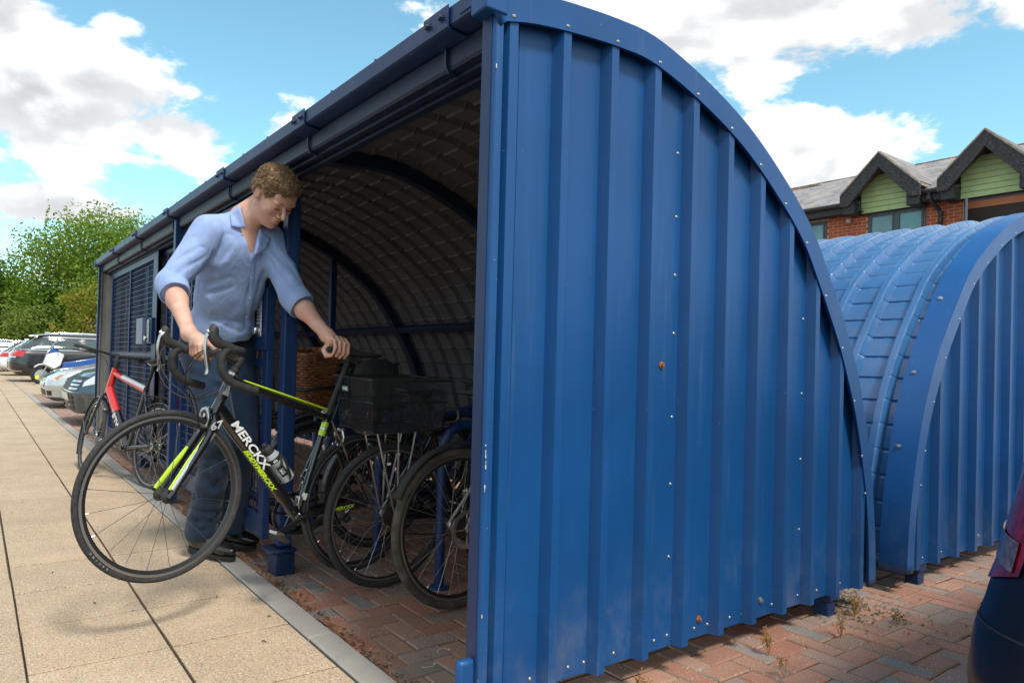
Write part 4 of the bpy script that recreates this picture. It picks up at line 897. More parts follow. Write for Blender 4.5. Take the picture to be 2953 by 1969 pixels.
    for s, da in ((-1, 180), (1, 0)):
        a = R_(S['crank']+da); e = bb_+Vector((math.cos(a)*.1725, s*.078, math.sin(a)*.1725)); b0 = bb_+Vector((0, s*.058, 0))
        MB().tube([b0, b0.lerp(e, .5)+Vector((0, s*.004, 0)), e], [(.009, .017), (.008, .013), (.008, .012)], 10, up=(0, 1, 0)).lathe([(0, -.011), (.017, -.011), (.017, .011), (0, .011)], 14, o=b0, ax=(0, 1, 0)).build('crank_arm', m_blk, ck)
        pc = e+Vector((0, s*.055, 0))
        MB().tube([e, pc+Vector((0, s*.03, 0))], .007, 6).box(pc, (.062, .068, .016), Matrix.Rotation(R_(S.get('ptilt', 12)), 3, 'Y')).box(pc+Vector((.02, 0, .018)), (.045, .05, .014), Matrix.Rotation(R_(S.get('ptilt', 12)+18), 3, 'Y'), 1).build('pedal', [m_rubber, m_steel], ck, bevel=.003)
    ch = MB(); a0, b0 = Vector((0, -.045, .036)), bb_+Vector((0, -.045, .096)); a1, b1 = Vector((.02, -.045, -.085)), bb_+Vector((0, -.045, -.097))
    for p, q in ((a0, b0), (a1, b1)):
        nn = 38
        for k in range(nn):
            t = (k+.5)/nn; ch.box(p.lerp(q, t), (.0085, .005 if k % 2 else .007, .0075), Matrix.Rotation(-math.atan2((q-p).z, (q-p).x), 3, 'Y'))
    tag(ch.build('chain', m_chain, B), kind='stuff')
    MB().box(Vector((.01, -.055, -.055)), (.016, .012, .075), Matrix.Rotation(R_(-14), 3, 'Y')).lathe([(.0, -.005), (.022, -.004), (.022, .004), (0, .005)], 14, o=(.024, -.048, -.088), ax=(0, 1, 0)).lathe([(.0, -.005), (.020, -.004), (.020, .004), (0, .005)], 14, o=(.008, -.048, -.038), ax=(0, 1, 0)).build('rear_mech', m_rubber, B)
    # brakes
    for nm, c, mt in (('front_brake', cr+Vector((.026, 0, .002)), piv), ('rear_brake', sc_.lerp(Vector(), .24)+Vector((-.028, 0, .0)), Matrix())):
        if S['disc']: continue
        d0 = -1 if nm == 'front_brake' else -1
        b = MB()
        for s in (1, -1): b.tube([mt @ q for q in spline([c+Vector((0, s*-.018, .028)), c+Vector((.010, s*.018, .022)), c+Vector((.008, s*.032, -.01)), c+Vector((.006, s*.020, -.042))], 4)], [(.006, .009)]*13, 8); b.box(mt @ (c+Vector((.004, s*.018, -.045))), (.045, .009, .012))
        b.lathe([(0, -.012), (.009, -.012), (.009, .012), (0, .012)], 10, o=mt @ c, ax=(1, 0, 0)).build(nm, m_steel if S['bar'] == 'drop' else m_rubber, B)
    # cockpit
    up = st; sp_ = ht+up*.012
    bc = S.get('bc', (.842, .585)); bc = V(bc)
    b = MB().tube([ht, ht+up*.045], .0175, 14); b.v = [tuple(piv @ Vector(v)) for v in b.v]; b.build('headset_spacers', m_rubber, B)
    b = MB().tube([ht+up*.024, ht+up*.068], .0205, 14).tube([ht+up*.046, bc], [(.017, .019), (.0165, .0175)], 12, up=(0, 1, 0)).lathe([(.021, -.022), (.021, .022)], 14, o=bc, ax=(0, 1, 0)); b.v = [tuple(piv @ Vector(v)) for v in b.v]; STM = b.build('stem', m_rubber, B)
    if S['bar'] == 'drop':
        def P_(x, y, z): return piv @ (bc+Vector((x, y, z)))
        HB = MB().tube([P_(0, -.10, 0), P_(0, .10, 0)], .0155, 12).build('handlebar', m_rubber, B)
        for s in (1, -1):
            pts = spline([(0, s*.085, 0), (.002, s*.165, .004), (.028, s*.205, .006), (.078, s*.212, .004), (.102, s*.213, -.030), (.092, s*.216, -.080), (.050, s*.220, -.118), (-.01, s*.222, -.132), (-.055, s*.222, -.136)], 5)
            MB().tube([P_(*p) for p in pts], [.0172+.0012*(1 if (k % 4) < 2 else -1)*.6 for k in range(len(pts))], 12).build('bar_tape', m_matt, HB, sharp=60)
            MB().lathe([(0, -.006), (.0165, -.005), (.017, .004), (0, .004)], 12, o=P_(-.058, s*.222, -.136), ax=(1, 0, 0)).build('end_plug', m_rubber, HB)
            hd = spline([(.050, s*.210, .004), (.085, s*.212, .014), (.125, s*.212, .022), (.148, s*.212, .040), (.152, s*.212, .066), (.143, s*.212, .078)], 4)
            HD = MB().tube([P_(*p) for p in hd], [(.019, .0175)]*8+[(.022, .0185)]*4+[(.022, .0185)]*4+[(.019, .0175)]*4+[(.011, .011)], 12, up=(0, 1, 0)).build('brake_hood', M('hood_rubber', (.025, .025, .026), .6), HB, sharp=60)
            lv = spline([(.160, s*.206, .060), (.173, s*.206, .034), (.172, s*.208, -.010), (.160, s*.210, -.055), (.150, s*.212, -.090), (.153, s*.213, -.106)], 4)
            MB().tube([P_(*p) for p in lv], [(.007, .011)]*4+[(.0055, .008)]*16+[(.005, .005)], 8, up=(0, 1, 0)).build('brake_lever', m_steel, HD); MB().tube([P_(.152, s*.212, .070), P_(.168, s*.210, .050)], [(.012, .012), (.010, .014)], 10).build('lever_cap', m_silver, HD)
            MB().tube([P_(*p) for p in spline([(.15, s*.200, -.005), (.148, s*.196, -.04), (.135, s*.200, -.065)], 4)], [(.003, .010)]*9, 6, up=(0, 1, 0)).build('shift_paddle', m_rubber, HD)
        for s, far in ((1, .14), (-1, .17)):
            for e, dz in (((.045, s*.012, -.30), .0), ((-.005, s*.03, -.155), .03)):
                MB().tube([P_(*p) for p in spline([(.150, s*.195, .0), (.185, s*.14, -.055-dz), (.165, s*.08, -.135-dz), (.09, s*.03, -.20), e], 6)], .0026, 6).build('cable', m_rubber, HB)
    else:
        def P_(x, y, z): return piv @ (bc+Vector((x, y, z)))
        w2 = S.get('barw', .31)
        HB = MB().tube([P_(*p) for p in spline([(-.045, -w2, .018), (-.01, -.12, .008), (0, 0, 0), (-.01, .12, .008), (-.045, w2, .018)], 4)], .0125, 10).build('handlebar', m_rubber, B)
        for s in (1, -1):
            MB().tube([P_(-.048, s*(w2+.003), .019), P_(-.026, s*(w2-.125), .0145)], [.016, .0155], 12).build('grip', M('grip', (.05, .05, .052), .8), HB)
            MB().tube([P_(-.022, s*(w2-.15), .012), P_(.015, s*(w2-.14), -.006), P_(.010, s*(w2-.05), -.018), P_(-.006, s*(w2+.0), -.022)], [.008, .006, .005, .005], 6).build('brake_lever', m_rubber if S['bar'] == 'flat' else m_steel, HB)
            MB().box(P_(-.01, s*(w2-.17), -.004), (.04, .05, .03)).build('shifter', m_rubber, HB, bevel=.006)
            MB().tube([P_(*p) for p in spline([(.01, s*(w2-.16), -.01), (.09, s*.08, -.03), (.06, s*.02, -.14), (.03, s*.015, -.26)], 5)], .0026, 6).build('cable', m_rubber, HB)
    if S['guards']:
        for c, a0, a1, mt in ((Vector(), 15, 215, Matrix()), (fh, -35, 140, piv)):
            rg = r+.016; rows = []
            for k in range(33):
                a = R_(a0+(a1-a0)*k/32); rows.append([mt @ (c+Vector((math.cos(a)*(rg-dr), yy, math.sin(a)*(rg-dr)))) for yy, dr in ((-.026, .012), (-.018, .002), (0, 0), (.018, .002), (.026, .012))])
            g = MB().grid(rows).build('mudguard', m_mud, B); md = g.modifiers.new('s', 'SOLIDIFY'); md.thickness = .0016
            for s in (1, -1): MB().tube([mt @ (c+Vector((0, s*.06, 0))), mt @ (c+Vector((math.cos(R_(150 if c.length < .1 else 20))*rg, s*.026, math.sin(R_(150 if c.length < .1 else 20))*rg)))], .0022, 5).build('guard_stay', m_steel, g)
    if S['rack']:
        zr_ = r+.055; rk = MB()
        for s in (1, -1): rk.tube([(.22, s*.055, zr_+.005), (-.17, s*.055, zr_)], .005, 6)
        for x in (.20, .10, 0, -.10, -.17): rk.tube([(x, -.055, zr_), (x, .055, zr_)], .0045, 6)
        for s in (1, -1):
            for x in (.10, .0, -.12): rk.tube([(x, s*.056, zr_), (.01+x*.12, s*.066, .005)], .005, 6)
        rk.tube([(.22, .0, zr_), (S['sc'][0]-.05, 0, zr_+.04)], .004, 6).build('luggage_rack', m_steel if S['rack'] == 'steel' else m_rubber, B)
    B['_'] = 0; del B['_']
    return B, dict(hb=hb, ht=ht, sc=sc_, sa=sa, bb=bb_, fh=fh, bc=bc, cr=cr, m=m, tt=(ttm, sc_), down=(dtm, bb_), F=F, FK=FK, STM=STM, sd=sd)
def lateral(o, d, off): # frame for lettering on the left (+Y) side of a tube running along d
    d = Vector(d).normalized(); return frame_mtx(Vector(o)+Vector((0, off, 0)), d, Vector((0, 1, 0)).cross(d))
# --- the black and lime road bike the man is holding
RB, Q = bike('black and lime green road bike with drop bars, lifted by the man', (.400, 1.474, .403), (-.547, 1.284, .546), 0, .331, .0125, 0., dict(crank=-24., ptilt=-30), group=None)
hb, ht, bb_ = Q['hb'], Q['ht'], Q['bb']
dt0, dt1 = Q['down']; dv = dt1-dt0
text('lettering', 'MERCKX', .050, m_white, Q['F']['down_tube'], lateral(dt0+dv*.34+Vector((-.006, 0, .0065)), dv, .0215), .001, .18, bold=.0012, sx=1.32)
text('lettering', 'EDDYMERCKX', .026, m_lime, Q['F']['down_tube'], lateral(dt0+dv*.52+Vector((.0145, 0, -.016)), dv, .0212), .001, .5, bold=.0012, sx=1.35)
tt0, tt1 = Q['tt']; tv = tt1-tt0; tn = Vector((0, 1, 0)).cross(tv.normalized())
MB().tube([tt0+tv*.12-tn*-.0135, tt0+tv*.97-tn*-.0135], [(.006, .0125)]*2, 8, up=(0, 1, 0)).build('lime_stripe', m_lime, Q['F']['top_tube'])
MB().tube([tt0+tv*.10+Vector((0, .014, 0))-tn*.009, tt0+tv*.62+Vector((0, .014, 0))-tn*.009], .0022, 6).build('lime_pinstripe', m_lime, Q['F']['top_tube'])
text('lettering', '67', .022, m_white, Q['F']['top_tube'], lateral(tt0+tv*.92-tn*.004, tv, .0185), .0006, .3, bold=.0006, sx=1.3)
hv = (ht-hb); hmid = hb.lerp(ht, .52)
MB().prism([(0, .034), (.016, -.018), (-.016, -.018)], .0185, .0225, lambda a, c, h: hmid+hv.normalized()*c+Vector((0, h, 0))+Vector((0, 1, 0)).cross(hv.normalized())*-a*.9).build('head_badge', m_silver, Q['F']['head_tube'])
for zz in (.08, .93): MB().tube([hb.lerp(ht, zz-.03), hb.lerp(ht, zz+.03)], .0225, 14).build('headset_cup', m_steel if zz > .5 else m_blk, Q['F']['head_tube'])
cr, fh = Q['cr'], Q['fh']; bl0 = cr+Vector((.012, .048, -.06)); bl1 = fh+Vector((-.004, .056, .03)); bv = bl1-bl0
MB().tube([bl0, bl0+bv*.5, bl1], [(.017, .010), (.014, .009), (.008, .008)], 10, up=(0, 1, 0)).build('silver_panel', m_silver, Q['FK'])
MB().tube([bl0+Vector((.020, -.004, -.012)), bl0+bv*.5+Vector((.016, -.004, 0)), bl1+Vector((.010, -.002, 0))], [(.006, .004)]*3, 8, up=(0, 1, 0)).build('lime_stripe', m_lime, Q['FK'])
br0, br1 = cr+Vector((.026, -.046, -.09)), fh+Vector((.012, -.055, .02)); MB().tube([br0, br0.lerp(br1, .5)+Vector((.004, 0, 0)), br1], [(.013, .010), (.012, .010), (.010, .006)], 10, up=(0, 1, 0)).build('lime_blade', m_lime, Q['FK'])
text('lettering', '67', .040, m_white, Q['FK'], lateral(cr+Vector((.014, 0, -.035)), (-bv).cross(Vector((0, 1, 0)))*-1 if False else Vector((-.93, 0, .36)), .068), .001, .2, bold=.001, sx=1.25)
text('lettering', 'MERCKX', .019, m_rubber, Q['FK'], lateral(bl0+bv*.74, -bv, .0645+.0), .0008, .2, bold=.0006, sx=1.3)
text('lettering', 'deda', .024, m_white, Q['STM'], lateral(ht.lerp(Q['bc'], .62)+Vector((0, 0, .034)), ht-Q['bc'], .0185), .0006, 0, bold=.0004)
cs0, cs1 = bb_.lerp(Vector(), .42), bb_.lerp(Vector(), .8)
text('lettering', 'MERCKX', .022, m_lime, RB, lateral(bb_.lerp(Vector(), .60)+Vector((0, 0, .006)), Vector((-.349, 0, .07)), .068), .0008, .2, bold=.0008, sx=1.3)
text('lettering', '67', .018, m_white, RB, lateral(bb_.lerp(Vector(), .66)+Vector((0, 0, -.014)), Vector((-.349, 0, .07)), .066), .0008, .2, bold=.0006, sx=1.3)
sv = (Q['sc']-bb_)
for t in (.80, .88): MB().tube([bb_+sv*(t-.028), bb_+sv*(t+.028)], .0172, 12).build('lime_patch', m_lime, Q['F']['seat_tube'])
MB().tube([bb_+sv*.83, bb_+sv*.85], .0176, 12).build('silver_band', m_silver, Q['F']['seat_tube'])
for t in (.30, .42): MB().lathe([(0, .008), (.005, .007), (.006, 0)], 8, o=bb_+sv*t+Vector((.016, .0, .004)), ax=(.95, 0, .3)).build('cage_bolt', m_steel, Q['F']['seat_tube'])
MB().box(bb_+sv*.14+Vector((.022, .012, .0)), (.022, .034, .045)).build('front_mech', m_steel, RB, bevel=.004)
tape = MB().box(bb_+sv*.16+Vector((.0, .0185, .012)), (.026, .002, .03), Matrix.Rotation(-R_(14), 3, 'Y')).build('sticker', m_white, Q['F']['seat_tube'])
# tyre and rim print of the front wheel
for a, bdy in ((-58, 'RACING'), (118, '')):
    if bdy:
        fw = [c for c in RB.children if c.name.startswith('front_wheel')][0]
        for k, chh in enumerate(bdy):
            an = R_(a+3.2*k); e = Vector((math.cos(an), 0, math.sin(an))); text('lettering', chh, .011, M('faded_print', (.40, .40, .38), .7), fw, frame_mtx(fh+e*.318+Vector((0, .0135, 0)), Vector((0, 1, 0)).cross(e)*-1 if False else e.cross(Vector((0, 1, 0))), -e if False else e), .0004)
# small front lamp on the bar
lp = MB().lathe([(0, -.02), (.018, -.018), (.021, .0), (.021, .014)], 14, o=Q['bc']+Vector((.020, .075, .010)), ax=(1, 0, 0)).build('bar_lamp', m_rubber, RB); MB().lathe([(0, .020), (.012, .018), (.018, .014)], 14, o=Q['bc']+Vector((.020, .075, .010)), ax=(1, 0, 0)).build('lamp_lens', m_clear, lp)
# bottle cage (part) and bottle (thing)
bo = dt0+dv*.60; dn = -(Vector((0, 1, 0)).cross(dv.normalized())); dn = dn if dn.z > 0 else -dn; dd = dv.normalized(); bax = -dd
bc_ = bo+dn*.066
cg = MB()
for s in (1, -1): cg.tube(spline([bo+dn*.026-bax*.0, bo+dn*.03+bax*-.07, bc_+Vector((0, s*.037, 0))-bax*.075, bc_+Vector((0, s*.040, 0))+bax*.0, bc_+dn*.03+Vector((0, s*.026, 0))+bax*.03], 5), [(.006, .004)]*21, 6)
cg.tube(spline([bc_+Vector((0, .0405, 0))-bax*.07, bc_+dn*.020+Vector((0, .036, 0))-bax*.02, bc_+dn*.040-bax*.0], 4), [(.012, .004)]*9, 6).build('bottle_cage', m_rubber, RB)
mw = Q['m']; bw3 = lambda p: mw @ p; BT = thing('water_bottle', 'translucent white sports bottle with black cap in the road bike cage', 'bottle', bw3(bc_-bax*.09))
axw = (mw.to_3x3() @ bax).normalized(); m_bot = M('bottle_plastic', (.50, .55, .58), .3, trans=.25, var=.08, vs=20)
MB().lathe([(0, 0), (.030, 0), (.0345, .004), (.0345, .065), (.031, .075), (.031, .090), (.0345, .098), (.0345, .135), (.026, .152), (.024, .160)], 28, ax=axw).build('bottle_body', m_bot, BT)
cpb = MB().lathe([(.0255, .156), (.0255, .178), (.020, .186), (.012, .190), (.010, .203), (.006, .207), (0, .207)], 24, ax=axw).build('cap', m_rubber, BT)
bd = MB().lathe([(.0349, .112), (.0349, .134)], 28, ax=axw).build('band', m_rubber, BT)
camd = (CAM-bw3(bc_)).normalized(); side_ = axw.cross(camd).normalized(); outv = side_.cross(axw).normalized()
text('lettering', 'sis', .020, m_white, bd, frame_mtx(axw*.123+outv*.0355, -side_ if (-side_).dot(r2) > 0 else side_, axw), .0005, bold=.0006)
lb_ = MB().box(axw*.055+outv*.0347, (.001, .001, .001)).build('label_patch', m_rubber, BT); lb_.data.clear_geometry()
pt = MB().grid([[axw*(.035+.055*i)+(outv*math.cos(a)+side_*math.sin(a))*.0349 for a in [-.45+.1*k for k in range(10)]] for i in range(2)]); lb_.data.from_pydata(pt.v, [], pt.f)
text('lettering', 'SiS', .026, m_white, lb_, frame_mtx(axw*.062+outv*.0358, -side_ if (-side_).dot(r2) > 0 else side_, axw) @ Matrix.Rotation(R_(-90), 4, 'Z'), .0005, bold=.0006)
# --- the red bike leaning on the mesh
RD, Q2 = bike('red and black hybrid bike leaning on the mesh gate', (.030+.048, 4.47, .335), (-.312+.048, 5.55, .335), R_(8), .345, .017, R_(-12), dict(frame=m_redp, down_tube=m_redp, top_tube=m_redp, seat_tube=M('dark_frame2', (.03, .03, .032), .35, coat=.5), fork=m_blk, bar='flat', hb=(.94, .40), ht=(.875, .62), sc=(.29, .46), sa=(.225, .66), bb=(.43, -.055), bc=(.935, .735), barw=.37, crank=8., rack='black', guards=True, stay=MATS['dark_frame2'], spk=m_spokes_al, rimb=m_rimal, dtr=(.042, .033), htr=.029, ttr=.023, nsf=28, nsr=28, tyre=m_btyre), group=None)
a, c = Q2['down']; dv2 = c-a
MB().tube([a+dv2*.42, c], [(.0435, .0345)]*2, 14, up=(0, 1, 0)).build('black_panel', m_blk, Q2['F']['down_tube'])
text('lettering', "B'TWIN", .066, m_white, Q2['F']['down_tube'], lateral(a+dv2*.62, dv2, .0355), .001, 0, bold=.001, sx=1.1)
text('lettering', "5.1", .026, m_white, Q2['F']['down_tube'], lateral(a+dv2*.42+Vector((.0, 0, .014)), dv2, .0355), .001, 0)
a, c = Q2['tt']; MB().tube([a.lerp(c, .30), c], .0238, 14).build('silver_panel', m_silver, Q2['F']['top_tube'])
MB().box(Vector((-.19, 0, .345+.03)), (.018, .055, .09)).build('rear_lamp', m_red, RD, bevel=.006)
# --- bikes parked in the racks
B2, Q3 = bike('black bike with wire basket on its rear rack, in the shelter', (.515, 1.385, .345), (1.545, 1.46, .345), R_(2), .350, .0185, .1, dict(bar='flat', rack='steel', spk=m_spokes_al, nsr=28, nsf=28, sc=(.24, .40), sa=(.19, .56), bb=(.44, -.05), hb=(.88, .36), ht=(.83, .50), bc=(.88, .60), deep=.016), group=None)
B3, Q4 = bike('grey mountain bike with disc brake, nearest the shelter corner', (.655, .99, .352), (1.72, 1.06, .352), R_(-2), .357, .020, -.1, dict(frame=m_grey, fork=m_grey, bar='flat', disc=True, tyre=m_dtyre, spk=m_spokes_al, nsr=28, nsf=28, rimm=m_rim, sc=(.26, .36), sa=(.20, .56), bb=(.43, -.035), hb=(.93, .36), ht=(.89, .48), bc=(.94, .60), guards=False, post=m_steel, dtr=(.027, .022)), group=None)
text('lettering', 'TREK', .05, m_rubber, Q4['F']['seat_tube'], frame_mtx(Q4['bb'].lerp(Q4['sc'], .62)+Vector((0, -.018, 0)), Q4['sc']-Q4['bb'], Vector((0, -1, 0)).cross((Q4['sc']-Q4['bb']).normalized())), .0006, bold=.001)
fw = [c for c in B3.children if c.name.startswith('rear_wheel')][0]
for k, chh in enumerate('CONTINENTAL'):
    an = R_(146-3.4*k); e = Vector((math.cos(an), 0, math.sin(an))); text('lettering', chh, .016, M('tyre_print', (.16, .15, .13), .8), fw, frame_mtx(e*.331+Vector((0, -.0205, 0)), e.cross(Vector((0, -1, 0)))*1, e), .0004)
gd = []
for k in range(25): an = R_(60+95*k/24); gd.append([Vector((math.cos(an)*(.385-dr), yy, math.sin(an)*(.385-dr))) for yy, dr in ((-.03, .01), (0, 0), (.03, .01))])
g_ = MB().grid(gd).build('mudguard', m_rubber, B3); g_.modifiers.new('s', 'SOLIDIFY').thickness = .002
B4, Q5 = bike('bike facing outwards with a brown wicker basket on its bars', (1.60, 2.62, .345), (.56, 2.50, .345), R_(-3), .345, .017, .15, dict(frame=m_bluef, fork=m_bluef, bar='flat', spk=m_spokes_al, nsr=28, nsf=28, hb=(.88, .36), ht=(.83, .52), bc=(.88, .66), sc=(.24, .40), sa=(.19, .58), guards=True, rimm=m_rimal), group=None)
B5, Q6 = bike('dark bike with a black rucksack on its rack, behind the road bike', (.80, 2.02, .345), (1.84, 2.08, .345), R_(3), .345, .017, -.1, dict(frame=m_bluef, bar='flat', rack='black', guards=True, nsr=28, nsf=28, sc=(.24, .40), sa=(.19, .60)), group=None)
B6, Q7 = bike('silver bike deep in the shelter beyond the wicker basket', (.85, 3.05, .345), (1.88, 3.05, .345), R_(2), .345, .017, .1, dict(frame=m_grey, fork=m_grey, bar='flat', spk=m_spokes_al, nsr=24, nsf=24, guards=True), group=None)
B7, Q8 = bike('dark bike facing outwards, farthest inside behind the gates', (1.75, 3.42, .345), (.72, 3.40, .345), R_(2), .345, .017, -.12, dict(frame=m_redp, fork=m_blk, bar='flat', spk=m_spokes_al, nsr=24, nsf=24), group=None)
# wire basket on the rack of B2 (a part of that bike); frame local coordinates
bk_ = MB(); z0, z1 = .425, .665; X0, X1b, Y0, Y1 = -.235, .22, -.175, .175
def bx_(t, z): # tapered ring corner list
    k = .86+.14*(z-z0)/(z1-z0); cx = (X0+X1b)/2; return [Vector((cx+(X0-cx)*k, Y0*k, z)), Vector((cx+(X1b-cx)*k*.98, Y0*k, z)), Vector((cx+(X1b-cx)*k*.98, Y1*k, z)), Vector((cx+(X0-cx)*k, Y1*k, z))]
rings = MB()
for z, rr in ((z0, .0045), (.56, .0045), (z1, .0065)): rings.tube(bx_(0, z), rr, 6, closed=True)
BK = rings.build('wire_basket', m_rubber, B2)
wm = MB(); nz_ = 24
def wire(p, q, w_): 
    d = (q-p); u, v_ = basis(d); wm.add([p-u*w_, p+v_*w_, p+u*w_, q-u*w_, q+v_*w_, q+u*w_], [(0, 1, 4, 3), (1, 2, 5, 4), (2, 0, 3, 5)])
for k in range(nz_+1):
    c4 = bx_(0, z0+(z1-z0)*k/nz_)
    for i in range(4): wire(c4[i], c4[(i+1) % 4], .0015)
lo, hi = bx_(0, z0), bx_(0, z1)
for i in range(4):
    nn = 44 if i % 2 == 0 else 32
    for k in range(nn): t = (k+.5)/nn; wire(lo[i].lerp(lo[(i+1) % 4], t), hi[i].lerp(hi[(i+1) % 4], t), .0015)
for k in range(40): t = (k+.5)/40; wire(lo[0].lerp(lo[1], t), lo[3].lerp(lo[2], t), .0010)
for k in range(26): t = (k+.5)/26; wire(lo[0].lerp(lo[3], t), lo[1].lerp(lo[2], t), .0010)
tag(wm.build('wire_mesh', M('basket_wire', (.05, .052, .058), .3, .6), BK, sharp=0), kind='stuff')
bdg = MB().box(Vector((X0*.985-.004, .06, .61)), (.003, .055, .026), Matrix.Rotation(R_(-6), 3, 'Y')).build('badge', M('badge', (.05, .16, .10), .4), BK)
text('lettering', 'BASIL', .020, m_white, bdg, frame_mtx((X0*.985-.0065, .06, .61), (0, -1, 0), (0, 0, 1)), .0005, bold=.0004)
MB().tube(spline([(X1b*.95, Y0*.9, .52), (X1b+.05, Y0*.9, .52), (X1b+.055, Y0*.9, .47), (X1b*.95, Y0*.9, .46)], 4), .006, 6).build('basket_hook', m_steel, BK)
# wicker basket on the bars of B4
wk = MB(); zb, zt = .43, .77; cxk = Q5['bc'].x+.16
def wr(z):
    k = .72+.28*(z-zb)/(zt-zb); out = []
    for q in range(48):
        a = 2*math.pi*q/48; out.append(Vector((cxk+.01+.125*k*math.copysign(abs(math.cos(a))**.5, math.cos(a)), .175*k*math.copysign(abs(math.sin(a))**.5, math.sin(a)), z-.10*(math.cos(a)*.5-.5)*.35)))
    return out
m_wick = M('wicker', (.27, .10, .04), .5, var=.5, vs=40, bump=.3, bs=200)
WK = MB()
for k in range(22):
    z = zb+(zt-zb)*k/21; pts = []
    for q, p in enumerate(wr(z)): nrm = Vector((p.x-cxk, p.y, 0)).normalized(); pts.append(p+nrm*(.006 if (q//2+k) % 2 else -.006))
    WK.tube(pts, .0075 if k < 21 else .012, 5, closed=True)
WKo = WK.build('wicker_basket', m_wick, B4, sharp=60)
MB().add([tuple(p) for p in wr(zb+.02)], [tuple(range(48))]).build('basket_base', m_wick, WKo)
MB().tube([p+Vector((p.x-cxk, p.y, 0)).normalized()*.012 for p in wr(.56)[::2]], .012, 6, closed=True).build('basket_strap', m_rubber, WKo)
# rucksack on B5
RS = thing('rucksack', 'black rucksack resting on the rack of a parked bike', 'rucksack', (.80, 2.07, .80))
rows = []
for i in range(15):
    t = i/14; z = .30*t; hw = .145*(1-.25*t**3)*(1-.9*max(0, t-.86)/.14*.6); dpt = .10*(1-.3*t**2)*(1-.5*max(0, t-.86)/.14)
    rows.append([Vector((hw*math.copysign(abs(math.cos(a))**.6, math.cos(a)), dpt*math.copysign(abs(math.sin(a))**.6, math.sin(a)), z)) for a in [2*math.pi*k/24 for k in range(24)]])
m_ruck = M('ruck_cloth', (.022, .022, .024), .8, var=.3, vs=30, bump=.3, bs=120)
b = MB().grid(rows, closed_u=True); b.f += [tuple(range(24))[::-1], tuple(range(14*24, 15*24))]; b.m += [0, 0]; b.build('main_pack', m_ruck, RS, sharp=60)
b = MB().box((0, -.115, .11), (.20, .07, .16)).build('front_pocket', m_ruck, RS, bevel=.03); MB().tube(spline([(-.09, -.152, .15), (0, -.156, .185), (.09, -.152, .15)], 5), .004, 5).build('zip', m_rubber, RS)
for s in (-1, 1): MB().tube(spline([(s*.06, .09, .28), (s*.10, .15, .2), (s*.10, .14, .08), (s*.07, .09, .03)], 4), [(.022, .006)]*13, 8).build('shoulder_strap', m_ruck, RS)
MB().box((.02, -.153, .12), (.03, .012, .03)).build('buckle', m_rubber, RS, bevel=.003)
# Sheffield stands
st_m = paint_mat('stand_paint', (.014, .040, .13), .35, .9)
for k, (y, lab) in enumerate([(.72, 'blue hoop bike stand nearest the shelter corner'), (1.26, 'blue hoop bike stand between grey mountain bike and basket bike'), (1.90, 'blue hoop bike stand behind the road bike rear wheel'), (2.78, 'blue hoop bike stand beside the wicker basket bike'), (3.25, 'blue hoop bike stand deepest inside the shelter')]):
    T = thing('bike_stand', lab, 'bike stand', (0, y, 0), 'hoop stands in the shelter')
    x0, x1 = .74, 1.46; hgt = .78; rr = .12
    pts = [(x0, 0, -.02), (x0, 0, .3), (x0, 0, hgt-rr)]+[(x0+rr-rr*math.cos(R_(a)), 0, hgt-rr+rr*math.sin(R_(a))) for a in (22, 45, 68, 90)]+[(x1-rr+rr*math.sin(R_(a)), 0, hgt-rr+rr*math.cos(R_(a))) for a in (0, 22, 45, 68, 90)]+[(x1, 0, .3), (x1, 0, -.02)]
    MB().tube(pts, .0245, 14).build('hoop', st_m, T, sharp=60)
    for x in (x0, x1): MB().lathe([(.0245, .012), (.05, .006), (.052, -.01)], 16, o=(x, 0, -.006)).build('foot_ring', st_m, T)
